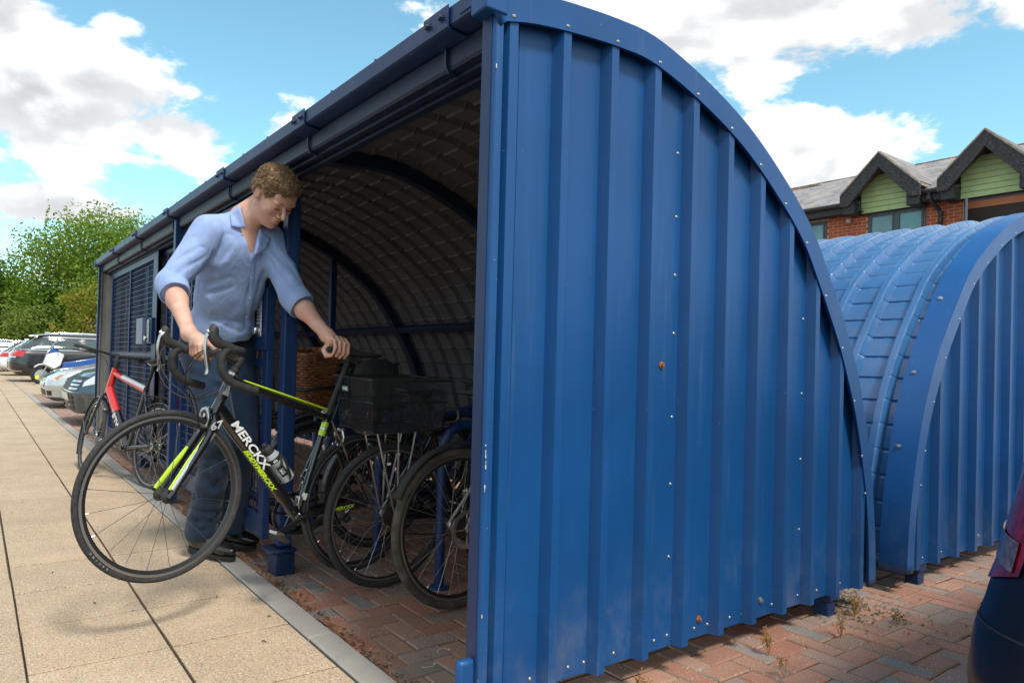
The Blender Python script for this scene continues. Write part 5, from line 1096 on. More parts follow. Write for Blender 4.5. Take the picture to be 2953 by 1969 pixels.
# ================================================================== the man
class SDF:
    def __init__(s, k=.02): s.p = []; s.k = k; s.post = None
    def cone(s, a, b, ra, rb, k=None, sub=False): s.p.append(('c', np.array(a, float), np.array(b, float), ra, rb, k if k is not None else s.k, sub)); return s
    def ell(s, c, r, ax=None, k=None, sub=False):
        A = np.eye(3) if ax is None else np.array([list(v) for v in ax], float)
        s.p.append(('e', np.array(c, float), np.array(r, float), A, None, k if k is not None else s.k, sub)); return s
    def prim(s, p, X):
        if p[0] == 'c':
            a, b, ra, rb = p[1:5]; ba = b-a; t = np.clip(((X-a) @ ba)/max(1e-9, ba @ ba), 0, 1)
            return np.linalg.norm(X-a-t[..., None]*ba, axis=-1)-(ra+(rb-ra)*t)
        c, r, A = p[1:4]; q = (X-c) @ A.T; k0 = np.linalg.norm(q/r, axis=-1); k1 = np.linalg.norm(q/(r*r), axis=-1)
        return k0*(k0-1)/np.maximum(k1, 1e-6)
    def box(s, p):
        if p[0] == 'c': m = max(p[3], p[4]); return np.minimum(p[1], p[2])-m, np.maximum(p[1], p[2])+m
        m = p[2].max(); return p[1]-m, p[1]+m
    @staticmethod
    def comb(F, d, k, sub):
        if sub: d = -d; h = np.clip(.5-.5*(F-d)/k, 0, 1); return F*(1-h)+d*h+k*h*(1-h)
        h = np.clip(.5+.5*(F-d)/k, 0, 1); return F*(1-h)+d*h-k*h*(1-h)
    def ev(s, X):
        F = np.full(X.shape[:-1], 1., np.float32)
        for p in s.p: F = s.comb(F, s.prim(p, X), p[5], p[6])
        return s.post(X, F) if s.post else F
    def mesh(s, name, h, mat, parent=None, smooth=1):
        bs = [s.box(p) for p in s.p if not p[6]]; lo = np.min([b[0] for b in bs], 0)-.04; hi = np.max([b[1] for b in bs], 0)+.04
        n = np.ceil((hi-lo)/h).astype(int)+1; F = np.full(tuple(n), .05, np.float32)
        ax = [lo[i]+h*np.arange(n[i]) for i in range(3)]
        for p in s.p:
            a, b = s.box(p); m = p[5]+.035; i0 = np.maximum(0, np.floor((a-m-lo)/h).astype(int)); i1 = np.minimum(n, np.ceil((b+m-lo)/h).astype(int)+1)
            if (i1 <= i0).any(): continue
            g = np.stack(np.meshgrid(*[ax[i][i0[i]:i1[i]] for i in range(3)], indexing='ij'), -1); sl_ = tuple(slice(i0[i], i1[i]) for i in range(3))
            F[sl_] = s.comb(F[sl_], s.prim(p, g), p[5], p[6])
        if s.post:
            I = np.argwhere(np.abs(F) < .045); X = lo+h*I; F[tuple(I.T)] = s.post(X, F[tuple(I.T)])
        # surface nets
        S = F < 0; C = np.zeros(tuple(n-1), np.int8)
        for dx in (0, 1):
            for dy in (0, 1):
                for dz in (0, 1): C += S[dx:n[0]-1+dx, dy:n[1]-1+dy, dz:n[2]-1+dz]
        act = np.argwhere((C > 0) & (C < 8)); idx = -np.ones(tuple(n-1), np.int32); idx[tuple(act.T)] = np.arange(len(act))
        acc = np.zeros((len(act), 3)); cnt = np.zeros(len(act)); cor = [(0, 0, 0), (1, 0, 0), (0, 1, 0), (1, 1, 0), (0, 0, 1), (1, 0, 1), (0, 1, 1), (1, 1, 1)]
        for a in range(8):
            for b in range(a+1, 8):
                d = np.abs(np.array(cor[a])-cor[b])
                if d.sum() != 1: continue
                fa = F[tuple((act+cor[a]).T)]; fb = F[tuple((act+cor[b]).T)]; mk = (fa < 0) != (fb < 0); t = fa[mk]/(fa[mk]-fb[mk])
                acc[mk] += np.array(cor[a])+t[:, None]*(np.array(cor[b])-np.array(cor[a])); cnt[mk] += 1
        V = lo+h*(act+acc/cnt[:, None]); Q = []
        for axi in range(3):
            e = np.zeros(3, int); e[axi] = 1; sa = [slice(None)]*3; sb = [slice(None)]*3; sa[axi] = slice(0, -1); sb[axi] = slice(1, None)
            cr = np.argwhere(S[tuple(sa)] != S[tuple(sb)]); u = np.zeros(3, int); v = np.zeros(3, int); u[(axi+1) % 3] = 1; v[(axi+2) % 3] = 1
            ok = (cr[:, (axi+1) % 3] > 0) & (cr[:, (axi+2) % 3] > 0) & (cr[:, (axi+1) % 3] < n[(axi+1) % 3]-1) & (cr[:, (axi+2) % 3] < n[(axi+2) % 3]-1); cr = cr[ok]
            q = np.stack([idx[tuple((cr-u-v).T)], idx[tuple((cr-v).T)], idx[tuple(cr.T)], idx[tuple((cr-u).T)]], 1); fl = ~S[tuple(cr.T)]; q[fl] = q[fl][:, ::-1]; Q.append(q)
        Q = np.concatenate(Q); Q = Q[(Q >= 0).all(1)]
        for _ in range(smooth):
            A = np.zeros_like(V); c = np.zeros(len(V))
            for i, j in ((0, 1), (1, 2), (2, 3), (3, 0)): np.add.at(A, Q[:, i], V[Q[:, j]]); np.add.at(A, Q[:, j], V[Q[:, i]]); np.add.at(c, Q[:, i], 1); np.add.at(c, Q[:, j], 1)
            V = V*.5+.5*A/np.maximum(c, 1)[:, None]
        me = bpy.data.meshes.new(name); me.from_pydata(V.tolist(), [], Q.tolist()); me.polygons.foreach_set('use_smooth', [True]*len(me.polygons)); me.update()
        return link(name, me, mat, parent)
    def hit(s, px, py, d0=2.2, d1=5.):
        ds = np.linspace(d0, d1, 700); X = np.array([list(Dp(px, py, float(d))) for d in ds]); F = s.ev(X); i = np.argmax(F < 0); return Vector(X[i]) if F[i] < 0 else None
rng = np.random.RandomState(11); LAT = rng.rand(32, 32, 32).astype(np.float32)
def vnoise(X, f):
    q = X*f+100; i = np.floor(q).astype(int); t = q-i; t = t*t*(3-2*t); o = 0
    for dx in (0, 1):
        for dy in (0, 1):
            for dz in (0, 1): o = o+LAT[(i[..., 0]+dx) % 32, (i[..., 1]+dy) % 32, (i[..., 2]+dz) % 32]*np.where(dx, t[..., 0], 1-t[..., 0])*np.where(dy, t[..., 1], 1-t[..., 1])*np.where(dz, t[..., 2], 1-t[..., 2])
    return o-.5
def skin_mat():
    m = bpy.data.materials.new('skin'); m.use_nodes = True; t = NT(m.node_tree); p = m.node_tree.nodes['Principled BSDF']; g = t.n('ShaderNodeNewGeometry')
    b = t.mix(t.ramp(t.noise(g.outputs['Position'], 22, 4, .6), (.35, .68, 0, 1)), (.60, .33, .24, 1), (.68, .41, .315, 1)); b = t.mix(t.ramp(t.noise(g.outputs['Position'], 9, 2, .5), (.48, .70, 0, .55)), b, (.64, .27, .205, 1))
    t.l(b, p.inputs['Base Color']); p.inputs['Roughness'].default_value = .5; p.inputs['Subsurface Weight'].default_value = .12; p.inputs['Subsurface Radius'].default_value = (.012, .004, .002)
    bp_ = t.n('ShaderNodeBump'); bp_.inputs['Strength'].default_value = .15; bp_.inputs['Distance'].default_value = .002; t.l(t.noise(g.outputs['Position'], 160, 3, .6), bp_.inputs['Height']); t.l(bp_.outputs[0], p.inputs['Normal']); return m
m_skin = skin_mat()
J = {k: Dp(*v) for k, v in dict(shR=(606, 662, 3.42), shL=(780, 692, 3.62), pel=(628, 985, 3.80), hipR=(576, 1005, 3.72), hipL=(682, 1012, 3.90), neck=(700, 628, 3.52), elR=(494, 818, 3.30), wrR=(546, 962, 3.07), haR=(572, 1004, 2.985), elL=(848, 858, 3.54), wrL=(944, 968, 3.37), haL=(985, 996, 3.31), kneeR=(636, 1255, 3.60), ankR=(578, 1520, 3.80), kneeL=(702, 1262, 3.80), ankL=(664, 1515, 3.98)).items()}
# ---- skin: head, neck, chest, arms and hands, legs (one surface)
B_ = SDF(.02)
hF = Vector((.34, -.94, 0)).normalized(); pit = R_(47); hU = (hF*math.sin(pit)+Vector((0, 0, 1))*math.cos(pit)).normalized(); hFw = (hF*math.cos(pit)-Vector((0, 0, 1))*math.sin(pit)).normalized(); hL = hU.cross(hFw).normalized()
roll = R_(-6); hU, hL = hU*math.cos(roll)+hL*math.sin(roll), hL*math.cos(roll)-hU*math.sin(roll)
HC = Dp(791, 566, 3.43); HS = 1.07
def hp(f_, l, u): return HC+(hFw*f_+hL*l+hU*u)*HS
HA = (hFw, hL, hU)
def hell(f_, l, u, rf_, rl, ru, k=.012, sub=False): B_.ell(hp(f_, l, u), (rf_*HS, rl*HS, ru*HS), HA, k, sub)
hell(-.018, 0, .042, .100, .079, .086, .02); hell(.030, 0, -.028, .064, .062, .092, .025); B_.cone(hp(.040, 0, -.075), hp(.070, 0, -.108), .040*HS, .022*HS, .02)
for s in (1, -1):
    B_.cone(hp(-.005, s*.056, -.055), hp(.055, s*.026, -.108), .018*HS, .018*HS, .025)          # jaw line
    hell(.064, s*.040, -.022, .026, .026, .026, .02)                                              # cheek
    hell(.088, s*.030, .024, .012, .028, .008, .012)                                              # brow
    hell(.100, s*.032, .006, .016, .019, .011, .010, True)                                        # socket
    hell(.082, s*.031, .004, .014, .017, .012, .004)                                              # lidded eye
    hell(.103, s*.012, -.036, .010, .008, .008, .006)                                             # nostril wing
    hell(-.016, s*.080, -.004, .021, .010, .034, .006); hell(-.012, s*.090, .002, .011, .007, .020, .004, True)
hell(.074, 0, .052, .022, .056, .034, .03)
B_.cone(hp(.092, 0, .014), hp(.124, 0, -.026), .0085*HS, .0125*HS, .010)
hell(.092, 0, -.060, .014, .024, .0075, .005); hell(.089, 0, -.075, .014, .021, .0075, .005); hell(.108, 0, -.0675, .014, .026, .0022, .003, True)
nk = J['neck']; B_.cone(hp(-.035, 0, -.045), nk, .052, .066, .03); B_.cone(hp(.005, 0, -.075), nk+Vector((.02, -.05, -.02)), .040, .052, .03)
ch = (J['shR']+J['shL'])/2; sx = (J['shL']-J['shR']).normalized(); sp = (J['pel']-ch).normalized(); sf = sx.cross(sp).normalized(); sf = sf if sf.y < 0 else -sf
TA = (sf, sx, -sp)
B_.cone(nk+sp*.05, nk+sp*.03+(J['shR']-nk)*.55, .05, .042, .03); B_.cone(nk+sp*.05, nk+sp*.03+(J['shL']-nk)*.55, .05, .042, .03)
B_.ell(ch+sp*.11+sf*.002, (.114, .165, .18), TA, .05); B_.ell(ch+sp*.36, (.09, .13, .20), TA, .05); B_.ell(J['pel'], (.10, .15, .13), TA, .05)
def fist(G_, A, W, vs, n_sgn, bar=.0165, sc_=1.08, spread=.0215):
    A = A.normalized(); u = (W-G_); u = (u-A*u.dot(A)).normalized(); v = A.cross(u); v = v if v.dot(vs) > 0 else -v
    def pp(a, rr, t): return G_+u*math.cos(R_(a))*rr+v*math.sin(R_(a))*rr+A*t
    B_.cone(W, G_+u*.040*sc_+v*.012, .029*sc_, .030*sc_, .02); B_.ell(G_+u*.034*sc_+v*.016, (.024*sc_, .042*sc_, .030*sc_), (v, A, u), .015)
    for i in range(4):
        t = (-.034+.0228*i)*sc_; rr = bar+(.0098, .0102, .0098, .0088)[i]*sc_*.92; fr_ = (.0102, .0105, .0100, .0088)[i]*sc_; ln = (1, 1.06, 1, .88)[i]
        kn = pp(48, rr+.016, t); p1 = pp(98*ln, rr+.007, t); p2 = pp(158*ln, rr+.001, t); p3 = pp(208*ln, rr, t)
        B_.cone(G_+u*.045*sc_+v*.014+A*t*.8, kn, .013*sc_, fr_*1.22, .010); B_.cone(kn, p1, fr_*1.15, fr_*1.02, .004); B_.cone(p1, p2, fr_*1.02, fr_*.95, .004); B_.cone(p2, p3, fr_*.95, fr_*.82, .004)
    ti = n_sgn*.040*sc_
    B_.cone(G_+u*.040*sc_-v*.006+A*ti*.5, pp(-48, bar+.020, ti*.95), .016*sc_, .0135*sc_, .012); B_.cone(pp(-48, bar+.020, ti*.95), pp(-100, bar+.013, ti*1.0), .0128*sc_, .0115*sc_, .005); B_.cone(pp(-100, bar+.013, ti), pp(-150, bar+.011, ti*.9), .0112*sc_, .0095*sc_, .005)
bm = RB.matrix_world; bA = bm.to_3x3() @ Vector((0, 1, 0)); gR = bm @ (Q['bc']+Vector((.002, -.150, .003)))
fist(gR, bA, J['wrR'], Vector((-1, -.3, 0)), 1.)
gL = bm @ Vector((.262, 0, .704)); fist(gL, bm.to_3x3() @ Vector((1, 0, 0)), J['wrL'], bA, 1., .026)
for a, b, c in (('shR', 'elR', 'wrR'), ('shL', 'elL', 'wrL')):
    e, w_ = J[b], J[c]; B_.cone(J[a], e, .052, .044, .03); B_.cone(e, e.lerp(w_, .35), .042, .045, .03); B_.cone(e.lerp(w_, .35), w_, .044, .029, .03)
for a, b, c in (('hipR', 'kneeR', 'ankR'), ('hipL', 'kneeL', 'ankL')): B_.cone(J[a], J[b], .075, .05, .04); B_.cone(J[b], J[c], .05, .036, .03)
BODY = B_.mesh('person', .0045, m_skin, None, 1)
tag(BODY, 'tall man in blue shirt and navy trousers lifting a road bike', 'person')
# ---- hair
def hair_post(X, F):
    q = (X-np.array(HC))/HS; f_, l, u = q @ np.array(hFw), q @ np.array(hL), q @ np.array(hU)
    hl = np.interp(f_, [-.13, -.095, -.04, -.015, .010, .03, .052, .075, .12], [-.070, -.062, -.022, .034, .040, .000, .030, .062, .066])
    F = F-.010*vnoise(X*np.array([1, 1, 1.8]), 55)-.014*vnoise(X, 30)
    return np.maximum(F, (hl-u)*HS)
H_ = SDF(.02); H_.ell(hp(-.018, 0, .047), tuple(HS*x for x in (.108, .084, .096)), HA); H_.ell(hp(.045, 0, .098), tuple(HS*x for x in (.052, .062, .030)), HA, .03); H_.ell(hp(-.03, 0, .0), tuple(HS*x for x in (.090, .079, .075)), HA, .03); H_.post = hair_post
m_hair = M('hair', (.165, .09, .040), .5, var=.5, vs=55, bump=.6, bs=170, coords='Object', var2=(.37, .23, .115), stretch=(1, 1, 2.2))
HO = H_.mesh('hair', .0035, m_hair, BODY, 0)
# loose curls breaking up the outline
vv = HO.data.vertices; rr_ = random.Random(4); cu = MB()
for _ in range(2600):
    v = vv[rr_.randrange(len(vv))]; q = (v.co-HC)/HS
    if q.dot(hU) < .02 and q.dot(hFw) > -.03: continue
    p = v.co-v.normal*.003; cm = (hFw*.8-hU*.1+hL*q.dot(hL)*6+Vector((rr_.gauss(0, .55), rr_.gauss(0, .55), rr_.gauss(0, .55)))); d = (cm-v.normal*cm.dot(v.normal)).normalized(); l = rr_.uniform(.010, .024); sd_ = d.cross(v.normal)*rr_.uniform(-.4, .4)
    cu.tube([p, p+v.normal*l*.34+d*l*.30+sd_*l*.3, p+v.normal*l*.36+d*l*.85+sd_*l, p+d*l*1.3+v.normal*l*.1+sd_*l*.6], [.0015, .0014, .0011, .0005], 4, cap=False)
tag(cu.build('curls', m_hair, HO), kind='stuff')
for s in (1, -1):
    MB().tube([hp(.097, s*.016, -.001), hp(.0985, s*.030, -.003), hp(.092, s*.046, -.002)], [.0016, .0024, .0014], 6).build('eyelash', M('lash', (.03, .018, .012), .7), BODY)
    MB().tube([hp(.099, s*.014, .027), hp(.099, s*.030, .033), hp(.086, s*.050, .028)], [.0028, .0036, .0018], 6).build('eyebrow', m_hair, BODY)
MB().tube([hp(.099, -.020, -.0675), hp(.105, 0, -.067), hp(.099, .020, -.0675)], [.0006, .0011, .0006], 5).build('mouth_line', M('lip_dark', (.16, .035, .03), .5), BODY)
# ---- shirt
def cloth_mat(name, c1, c2, stripe=None, rough=.8):
    m = bpy.data.materials.new(name); m.use_nodes = True; t = NT(m.node_tree); p = m.node_tree.nodes['Principled BSDF']; g = t.n('ShaderNodeNewGeometry'); pos = g.outputs['Position']
    b = t.mix(t.ramp(t.noise(pos, 14, 4, .6), (.3, .7, 0, 1)), (*c1, 1), (*c2, 1))
    if stripe:
        wv = t.n('ShaderNodeTexWave', bands_direction='X'); wv.inputs['Scale'].default_value = stripe; wv.inputs['Distortion'].default_value = .6; t.l(pos, wv.inputs['Vector']); b = t.mix(t.math('MULTIPLY', wv.outputs['Fac'], .35), b, (.62, .68, .80, 1))
    t.l(b, p.inputs['Base Color']); p.inputs['Roughness'].default_value = rough; p.inputs['Sheen Weight'].default_value = .15; p.inputs['Specular IOR Level'].default_value = .2
    bp_ = t.n('ShaderNodeBump'); bp_.inputs['Strength'].default_value = .45; bp_.inputs['Distance'].default_value = .009; t.l(t.noise(t.vmath('MULTIPLY', pos, (24, 24, 7)), 1., 3, .5, 1.6), bp_.inputs['Height']); t.l(bp_.outputs[0], p.inputs['Normal']); return m
m_shirt = cloth_mat('shirt_cloth', (.19, .30, .60), (.25, .37, .68), 120.)
m_trou = cloth_mat('trouser_cloth', (.008, .021, .047), (.013, .031, .063))
S_ = SDF(.035)
S_.ell(ch+sp*.13+sf*.005, (.126, .192, .205), TA, .05); S_.ell(ch+sp*.34+sf*.010, (.122, .172, .21), TA, .06); S_.ell(ch+sp*.53+sf*.008, (.130, .178, .125), TA, .05)
S_.cone(nk+sp*.045-sf*.012, J['shR']+sp*.010, .062, .068, .05); S_.cone(nk+sp*.045-sf*.012, J['shL']+sp*.010, .062, .066, .05); S_.cone(ch+sp*.06, nk+sp*.050, .10, .064, .05)
for a, b, c in (('shR', 'elR', 'wrR'), ('shL', 'elL', 'wrL')):
    e = J[b]; d_ = (J[c]-e).normalized(); S_.cone(J[a]+sp*.012, e, .074, .066, .045); S_.cone(e, e+d_*.05, .065, .062, .02)
v0, vb = S_.hit(724, 672), S_.hit(728, 742)
v0 = v0 or nk+sf*.08; vb = vb or ch+sf*.12
S_.cone(nk+sf*.045, v0+sf*.02, .060, .045, .008, True); S_.cone(v0+sf*.02, vb+sf*.004, .045, .008, .006, True)
FP = [((560, 845), (705, 908)), ((575, 885), (690, 942)), ((628, 650), (604, 770)), ((500, 778), (580, 728)), ((752, 765), (715, 880)), ((818, 795), (765, 715)), ((655, 690), (600, 800)), ((850, 815), (795, 745)), ((660, 815), (590, 830))]
folds = []
for a, b in FP:
    ha, hb_ = S_.hit(*a), S_.hit(*b)
    if ha and hb_ and (ha-hb_).length < .4: folds.append((ha, hb_))
waist = J['pel']-sp*.075; hemn = np.array(sp)
def seg_d(X, a, b):
    a, b = np.array(a), np.array(b); ba = b-a; t = np.clip(((X-a) @ ba)/(ba @ ba), 0, 1); return np.linalg.norm(X-a-t[..., None]*ba, axis=-1)
WR = np.array([[.9, .2, -.25], [.2, .9, .3], [.10, -.1, .42]])
def shirt_post(X, F):
    Y = X+.02*np.stack([vnoise(X, 6), vnoise(X+7, 6), vnoise(X+3, 6)], -1)
    F = F+.010*vnoise(Y*np.array([1, 1, .6]), 10)+.003*vnoise(Y, 26)
    rg = 1-np.abs(2*vnoise(Y @ WR, 9)); F = F-.006*np.clip(rg-.6, 0, 1)/.4
    for i, (a, b) in enumerate(folds):
        d = seg_d(Y, a, b); L_ = np.clip(np.minimum(np.linalg.norm(Y-np.array(a), axis=-1), np.linalg.norm(Y-np.array(b), axis=-1))/.06, 0, 1); F = F+L_*(-.0045*np.exp(-(d/.019)**2)+.007*np.exp(-((d-.026)/.012)**2))
    hw = (X-np.array(waist)) @ hemn+.012*np.sin(((X-np.array(waist)) @ np.array(sx))*30)
    F = np.maximum(F, hw)
    for b, c in (('elR', 'wrR'), ('elL', 'wrL')):
        e = np.array(J[b]); d_ = np.array((J[c]-J[b]).normalized()); r_ = (X-e) @ d_; near = seg_d(X, J[b], J[b].lerp(J[c], .6)) < .088
        F = np.where(near, np.maximum(F, r_-.075), F)
    return F
S_.post = shirt_post
SHIRT = S_.mesh('shirt', .0044, m_shirt, BODY, 1)
# rolled cuffs
for b, c, cpx in (('elR', 'wrR', 0), ('elL', 'wrL', 1)):
    e = J[b]; d_ = (J[c]-e).normalized(); rows = []; u, v_ = basis(d_); rc = random.Random(cpx)
    ph = [rc.uniform(0, 6) for _ in range(4)]
    for t, rr in ((-.015, .064), (-.012, .072), (.010, .075), (.045, .073), (.078, .072), (.085, .067), (.080, .060), (.04, .052)):
        rows.append([e+d_*(t+.008*math.sin(a+ph[0]))+(u*math.cos(a)+v_*math.sin(a))*(rr*(1+.035*math.sin(2*a+ph[1])+.02*math.sin(5*a+ph[2]))) for a in [2*math.pi*k/36 for k in range(36)]])
    MB().grid(rows, closed_u=True).build('rolled_cuff', m_shirt, SHIRT, sharp=70)
# collar: a stand round the neck and two leaves lying on the shirt
rows = []
for k in range(33):
    ang = R_(-150+300*k/32)+math.pi; dr = sf*math.cos(ang)+sx*math.sin(ang); t = abs(k-16)/16
    base = nk+sp*(.012+.030*t)+dr*(.066+.004*t)+sf*(.008+.020*t); rows.append([base+sp*.02, base-sp*(.040-.018*t)+dr*.002, base-sp*(.040-.018*t)+dr*.006, base+sp*.006+dr*.020])
MB().grid(rows).build('collar_stand', m_shirt, SHIRT, sharp=70).modifiers.new('s', 'SOLIDIFY').thickness = .003
for A4 in (((690, 592), (708, 660), (668, 652), (662, 616)), ((748, 660), (730, 744), (766, 718), (780, 690))):
    rows = []; q4 = []
    for px, py in A4:
        h_ = S_.hit(px, py) or B_.hit(px, py); hb2 = B_.hit(px, py)
        if hb2 and h_ and (hb2-CAM).length < (h_-CAM).length: h_ = hb2
        q4.append(h_)
    if all(q4):
        for i_ in range(7):
            rr2 = []
            for j_ in range(7):
                u, v = i_/6, j_/6; px = (A4[0][0]*(1-u)+A4[1][0]*u)*(1-v)+(A4[3][0]*(1-u)+A4[2][0]*u)*v; py = (A4[0][1]*(1-u)+A4[1][1]*u)*(1-v)+(A4[3][1]*(1-u)+A4[2][1]*u)*v
                flat = (q4[0]*(1-u)+q4[1]*u)*(1-v)+(q4[3]*(1-u)+q4[2]*u)*v; h_ = S_.hit(px, py) or flat
                if (h_-flat).length > .05: h_ = flat
                hb2 = B_.hit(px, py)
                if hb2 and (hb2-CAM).length < (h_-CAM).length and (hb2-flat).length < .06: h_ = hb2
                n_ = (CAM-h_).normalized(); dfl = (flat-CAM).length-(h_-CAM).length
                rr2.append(h_+n_*(.016+.016*(1-v)))
            rows.append(rr2)
        MB().grid(rows).build('collar', m_shirt, SHIRT, sharp=70).modifiers.new('s', 'SOLIDIFY').thickness = .004
# placket and buttons on the visible front
pl = []
for px, py in ((729, 742), (727, 790), (725, 835), (719, 880), (712, 920), (716, 942)):
    h_ = S_.hit(px, py)
    if h_: pl.append(h_+(CAM-h_).normalized()*.003)
if len(pl) > 2: MB().tube(spline(pl, 4), [(.015, .0055)]*(4*(len(pl)-1)+1), 8, up=tuple(sf)).build('placket', m_shirt, SHIRT, sharp=70)
for px, py in ((724, 800), (721, 859), (711, 914), (698, 676)):
    h_ = S_.hit(px, py)
    if h_: MB().lathe([(0, .003), (.0045, .002), (.005, 0)], 10, o=h_+(CAM-h_).normalized()*.006, ax=sf).build('button', M('button', (.72, .72, .70), .4), SHIRT)
# ---- belt and trousers
T_ = SDF(.04)
T_.ell(J['pel']+sp*.015, (.122, .178, .13), TA, .05)
for a, b, c, rr in (('hipR', 'kneeR', 'ankR', 1), ('hipL', 'kneeL', 'ankL', .97)):
    T_.cone(J[a], J[b], .112*rr, .086*rr, .05); T_.cone(J[b], J[b].lerp(J[c], .5), .088*rr, .080*rr, .03); T_.cone(J[b].lerp(J[c], .5), J[c]+Vector((0, 0, -.02)), .080*rr, .084*rr, .03)
tf = [(Dp(560, 1060, 3.6), Dp(640, 1100, 3.6)), (Dp(690, 1075, 3.7), Dp(735, 1110, 3.8)), (Dp(590, 1240, 3.6), Dp(680, 1225, 3.6)), (Dp(600, 1330, 3.6), Dp(660, 1300, 3.6)), (Dp(545, 1480, 3.7), Dp(620, 1495, 3.7)), (Dp(640, 1480, 3.8), Dp(585, 1510, 3.7)), (Dp(630, 1010, 3.6), Dp(640, 1090, 3.6)), (Dp(600, 1020, 3.6), Dp(575, 1090, 3.6)), (Dp(560, 1430, 3.7), Dp(600, 1400, 3.7)), (Dp(620, 1130, 3.6), Dp(625, 1400, 3.6))]
def trou_post(X, F):
    Y = X+.015*np.stack([vnoise(X, 7), vnoise(X+7, 7), vnoise(X+3, 7)], -1)
    F = F+.014*vnoise(Y*np.array([1, 1, .7]), 9)+.004*vnoise(Y, 22)
    for a, b in tf: d = seg_d(Y, a, b); F = F-.006*np.exp(-(d/.016)**2)+.006*np.exp(-((d-.032)/.015)**2)
    F = np.maximum(F, -((X-np.array(J['pel'])) @ hemn)-.105)
    lowz = .105+.05*np.clip((X[..., 1]-np.array(J['ankR'])[1])*0, 0, 1); return np.maximum(F, (.088-X[..., 2])+.01*vnoise(X, 20))
T_.post = trou_post
TR = T_.mesh('trousers', .006, m_trou, BODY, 2)
rows = []
for dz, rr in ((-.100, .99), (-.102, 1.03), (-.072, 1.05), (-.070, 1.0)):
    rows.append([J['pel']+sp*dz+sf*math.cos(a)*.124*rr+sx*math.sin(a)*.182*rr for a in [2*math.pi*k/48 for k in range(48)]])
MB().grid(rows, closed_u=True).build('belt', M('belt_leather', (.016, .010, .008), .5), TR, sharp=60)
# ---- shoes
m_shoe = M('shoe_leather', (.012, .011, .011), .28, coat=.5, var=.3, vs=20); m_sole = M('shoe_sole', (.012, .012, .012), .7)
for nm, heel, toe in (('R', Dp(548, 1566, 3.84)+Vector((0, 0, .0)), Dp(676, 1600, 3.70)), ('L', Dp(612, 1538, 4.02), Dp(738, 1568, 3.95))):
    dr = (toe-heel); ln = dr.length; d_ = dr.normalized(); sd_ = d_.cross(Vector((0, 0, 1))).normalized(); up = sd_.cross(d_).normalized(); h0 = heel
    K = SDF(.02); q = lambda f_, l, u: h0+d_*f_*ln+sd_*l+up*u
    K.ell(q(.10, 0, .030), (.055, .036, .040), (d_, sd_, up)); K.cone(q(.12, 0, .045), q(.30, 0, .085), .036, .040); K.cone(q(.30, 0, .07), q(.62, 0, .032), .042, .034); K.ell(q(.70, .004, .022), (.105, .046, .028), (d_, sd_, up)); K.cone(q(.2, 0, .015), q(.75, 0, .012), .036, .040); K.cone(q(.80, 0, .012), q(.93, 0, .006), .030, .018)
    K.post = lambda X, F, a=np.array(q(0, 0, -.012)), n_=np.array(up): np.maximum(F, -((X-a) @ n_))
    so2 = K.mesh('shoe', .005, m_shoe, BODY, 1)
    pts = []
    for k in range(40):
        a = 2*math.pi*k/40; f_ = .5+.51*math.cos(a); l = (.037+.012*math.exp(-((f_-.72)/.25)**2))*math.copysign(abs(math.sin(a))**.7, math.sin(a)); pts.append((f_, l))
    MB().prism(pts, -.026, -.010, lambda a, c, h: q(a, c, h)).build('sole', m_sole, so2); MB().prism([(f_, l*1.02) for f_, l in pts if f_ < .30], -.044, -.026, lambda a, c, h: q(a, c, h)).build('heel', m_sole, so2)
    MB().tube([q(.60, -.025, .058), q(.60, .025, .058)], .002, 5).tube([q(.52, -.026, .068), q(.52, .026, .068)], .002, 5).build('laces', m_sole, so2)
# ================================================================== small things on the ground
rw = random.Random(21)
m_dry = leaf_mat('dry_weed', [(.42, .24, .07), (.50, .32, .10), (.36, .20, .07), (.30, .22, .09)]); m_stem = M('dry_stem', (.36, .20, .07), .8)
def weed(x, y, h, n, label, green=False):
    T = thing('weed', label, 'weed', (x, y, -.012), 'dry weeds in the paving joints'); s_ = MB(); l_ = MB()
    for k in range(n):
        a = rw.uniform(0, 6.28); t = rw.uniform(.2, .6); hh = h*rw.uniform(.55, 1); e = Vector((math.cos(a)*t*hh*.6, math.sin(a)*t*hh*.6, hh)); mid = e*.5+Vector((rw.gauss(0, .01), rw.gauss(0, .01), .1*hh))
        s_.tube([(0, 0, 0), mid, e], [.0016, .0012, .0007], 4)
        for q in range(7):
            u = rw.uniform(.35, 1); p = Vector((0, 0, 0)).lerp(mid, min(1, u*2)) if u < .5 else mid.lerp(e, u*2-1); o = Vector((rw.gauss(0, 1), rw.gauss(0, 1), rw.uniform(0, 1))).normalized()*rw.uniform(.006, .016); s_.tube([p, p+o], .0006, 3, cap=False)
            c = p+o; r_ = rw.uniform(.0025, .0045); u1, v1 = basis(o); l_.add([c-u1*r_, c+v1*r_, c+u1*r_, c-v1*r_, c+o.normalized()*r_*1.6], [(0, 1, 4), (1, 2, 4), (2, 3, 4), (3, 0, 4), (0, 3, 2, 1)])
    s_.build('stems', m_stem, T); l_.build('seed_heads', m_dry if not green else lf_green, T, recalc=False)
weed(2.165, -.01, .12, 9, 'dry orange weed growing against the foot of the shelter leg')
weed(1.86, -.10, .12, 5, 'dry weed clump in the paving, second nearest the shelter leg')
weed(1.42, -.045, .11, 8, 'dry weed clump under the middle of the ribbed end panel')
weed(1.28, -.19, .10, 3, 'thin dry weed sprig standing out on the brick paving')
weed(.70, -.03, .10, 7, 'dry weed clump nearest the camera below the end panel')
weed(2.25, -.16, .05, 5, 'tiny green seedling beside the shelter leg', True)
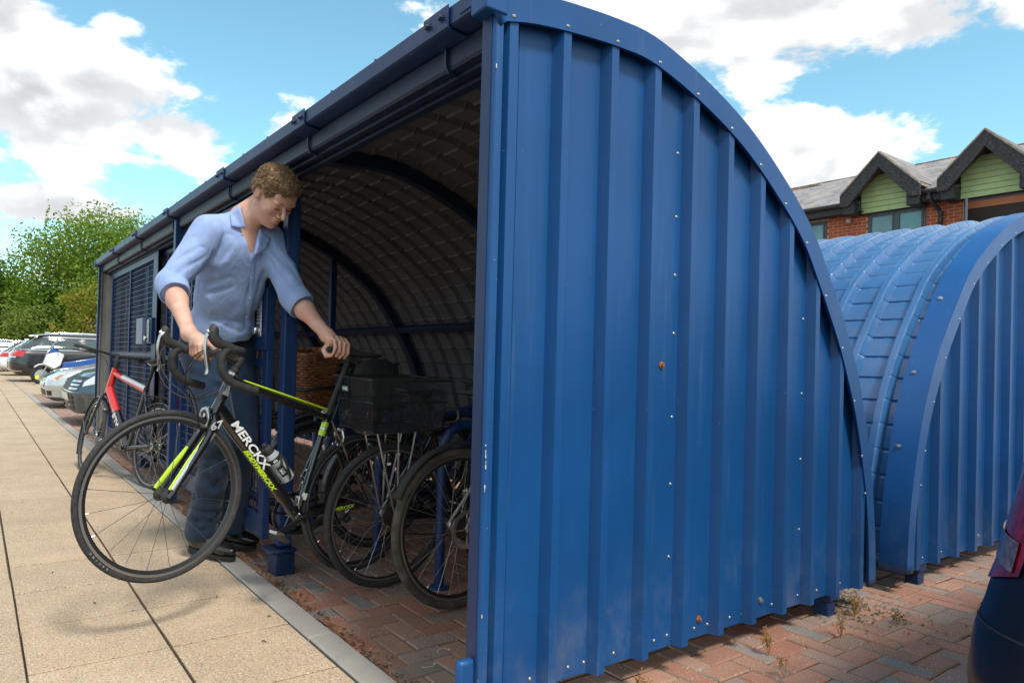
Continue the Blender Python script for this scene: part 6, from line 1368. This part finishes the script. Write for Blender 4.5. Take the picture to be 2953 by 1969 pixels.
# leaf litter swept against the kerb and under the bikes
lt = MB()
for k in range(2600):
    if k < 1300: x, y = .062+abs(rw.gauss(0, .035)), rw.uniform(.4, 4.5)
    elif k < 2100: x, y = rw.gauss(.85, .35), rw.gauss(2.3, .7)
    else: x, y = rw.uniform(.1, 2.2), rw.uniform(.3, 5)
    if x < .055 or x > 2.3: continue
    s = rw.uniform(.003, .011); a = rw.uniform(0, 6.28); c, sn = math.cos(a)*s, math.sin(a)*s; z = -.006+rw.uniform(0, .006); w_ = rw.uniform(.25, .6)
    lt.add([(x-c, y-sn, z), (x+sn*w_, y-c*w_, z+.002), (x+c, y+sn, z+rw.uniform(0, .004)), (x-sn*w_, y+c*w_, z)], [(0, 1, 2, 3)])
tag(lt.build('leaf_litter', leaf_mat('litter', [(.12, .055, .022), (.20, .10, .04), (.09, .045, .02), (.26, .15, .07), (.15, .07, .03)]), None, recalc=False), 'brown leaf litter along the kerb and shelter floor', 'leaf litter', kind='stuff')
ms = MB()
for k in range(650):
    x, y = rw.gauss(2.28, .13), rw.gauss(.12, .16)
    s = rw.uniform(.003, .008); a = rw.uniform(0, 6.28); z = -.008; ms.add([(x+math.cos(a+i*1.57)*s, y+math.sin(a+i*1.57)*s, z+(0 if i % 2 else .003)) for i in range(4)], [(0, 1, 2, 3)])
tag(ms.build('moss', leaf_mat('moss', [(.12, .11, .05), (.17, .15, .07), (.10, .09, .05)]), None, recalc=False), 'green moss on the bricks between the two shelters', 'moss', kind='stuff')
m_tie = M('nylon', (.62, .62, .62), .4)
for px, py, lab, fl in ((1275, 1875, 'white cable tie end lying nearer the corner post', 1), (1237, 1920, 'white cable tie end lying nearest the kerb', -1)):
    q = Dp(px, py, 1); dd_ = (q-CAM); t_ = (-.004-CAM.z)/dd_.z; p = CAM+dd_*t_
    T = thing('cable_tie', lab, 'cable tie', p, 'cable tie ends on the bricks')
    pts = spline([(-.028, -.008*fl, 0), (-.01, .010*fl, .004), (.014, .010*fl, .003), (.028, -.006*fl, 0)], 5); MB().tube(pts, [(.0012, .0006)]*16, 6).build('strap', m_tie, T); MB().box((.028, -.006*fl, .001), (.006, .005, .004)).build('head', m_tie, T)
# worn marks and twigs on the slabs
tw = MB()
for px, py, s in ((760, 1848, .014), (625, 1720, .010), (272, 1738, .010), (776, 1776, .008), (540, 1560, .006), (152, 1650, .006)):
    q = Dp(px, py, 1)-CAM; p = CAM+q*((.003-CAM.z)/q.z); a = rw.uniform(0, 3); tw.tube([p-Vector((math.cos(a)*s, math.sin(a)*s, 0)), p+Vector((0, 0, .003)), p+Vector((math.cos(a)*s, math.sin(a)*s*.6, 0))], [.0015, .003, .001], 5)
tag(tw.build('twigs', M('twig', (.08, .05, .035), .9), None), 'small dark twigs and leaf scraps on the beige slabs', 'debris', kind='stuff')
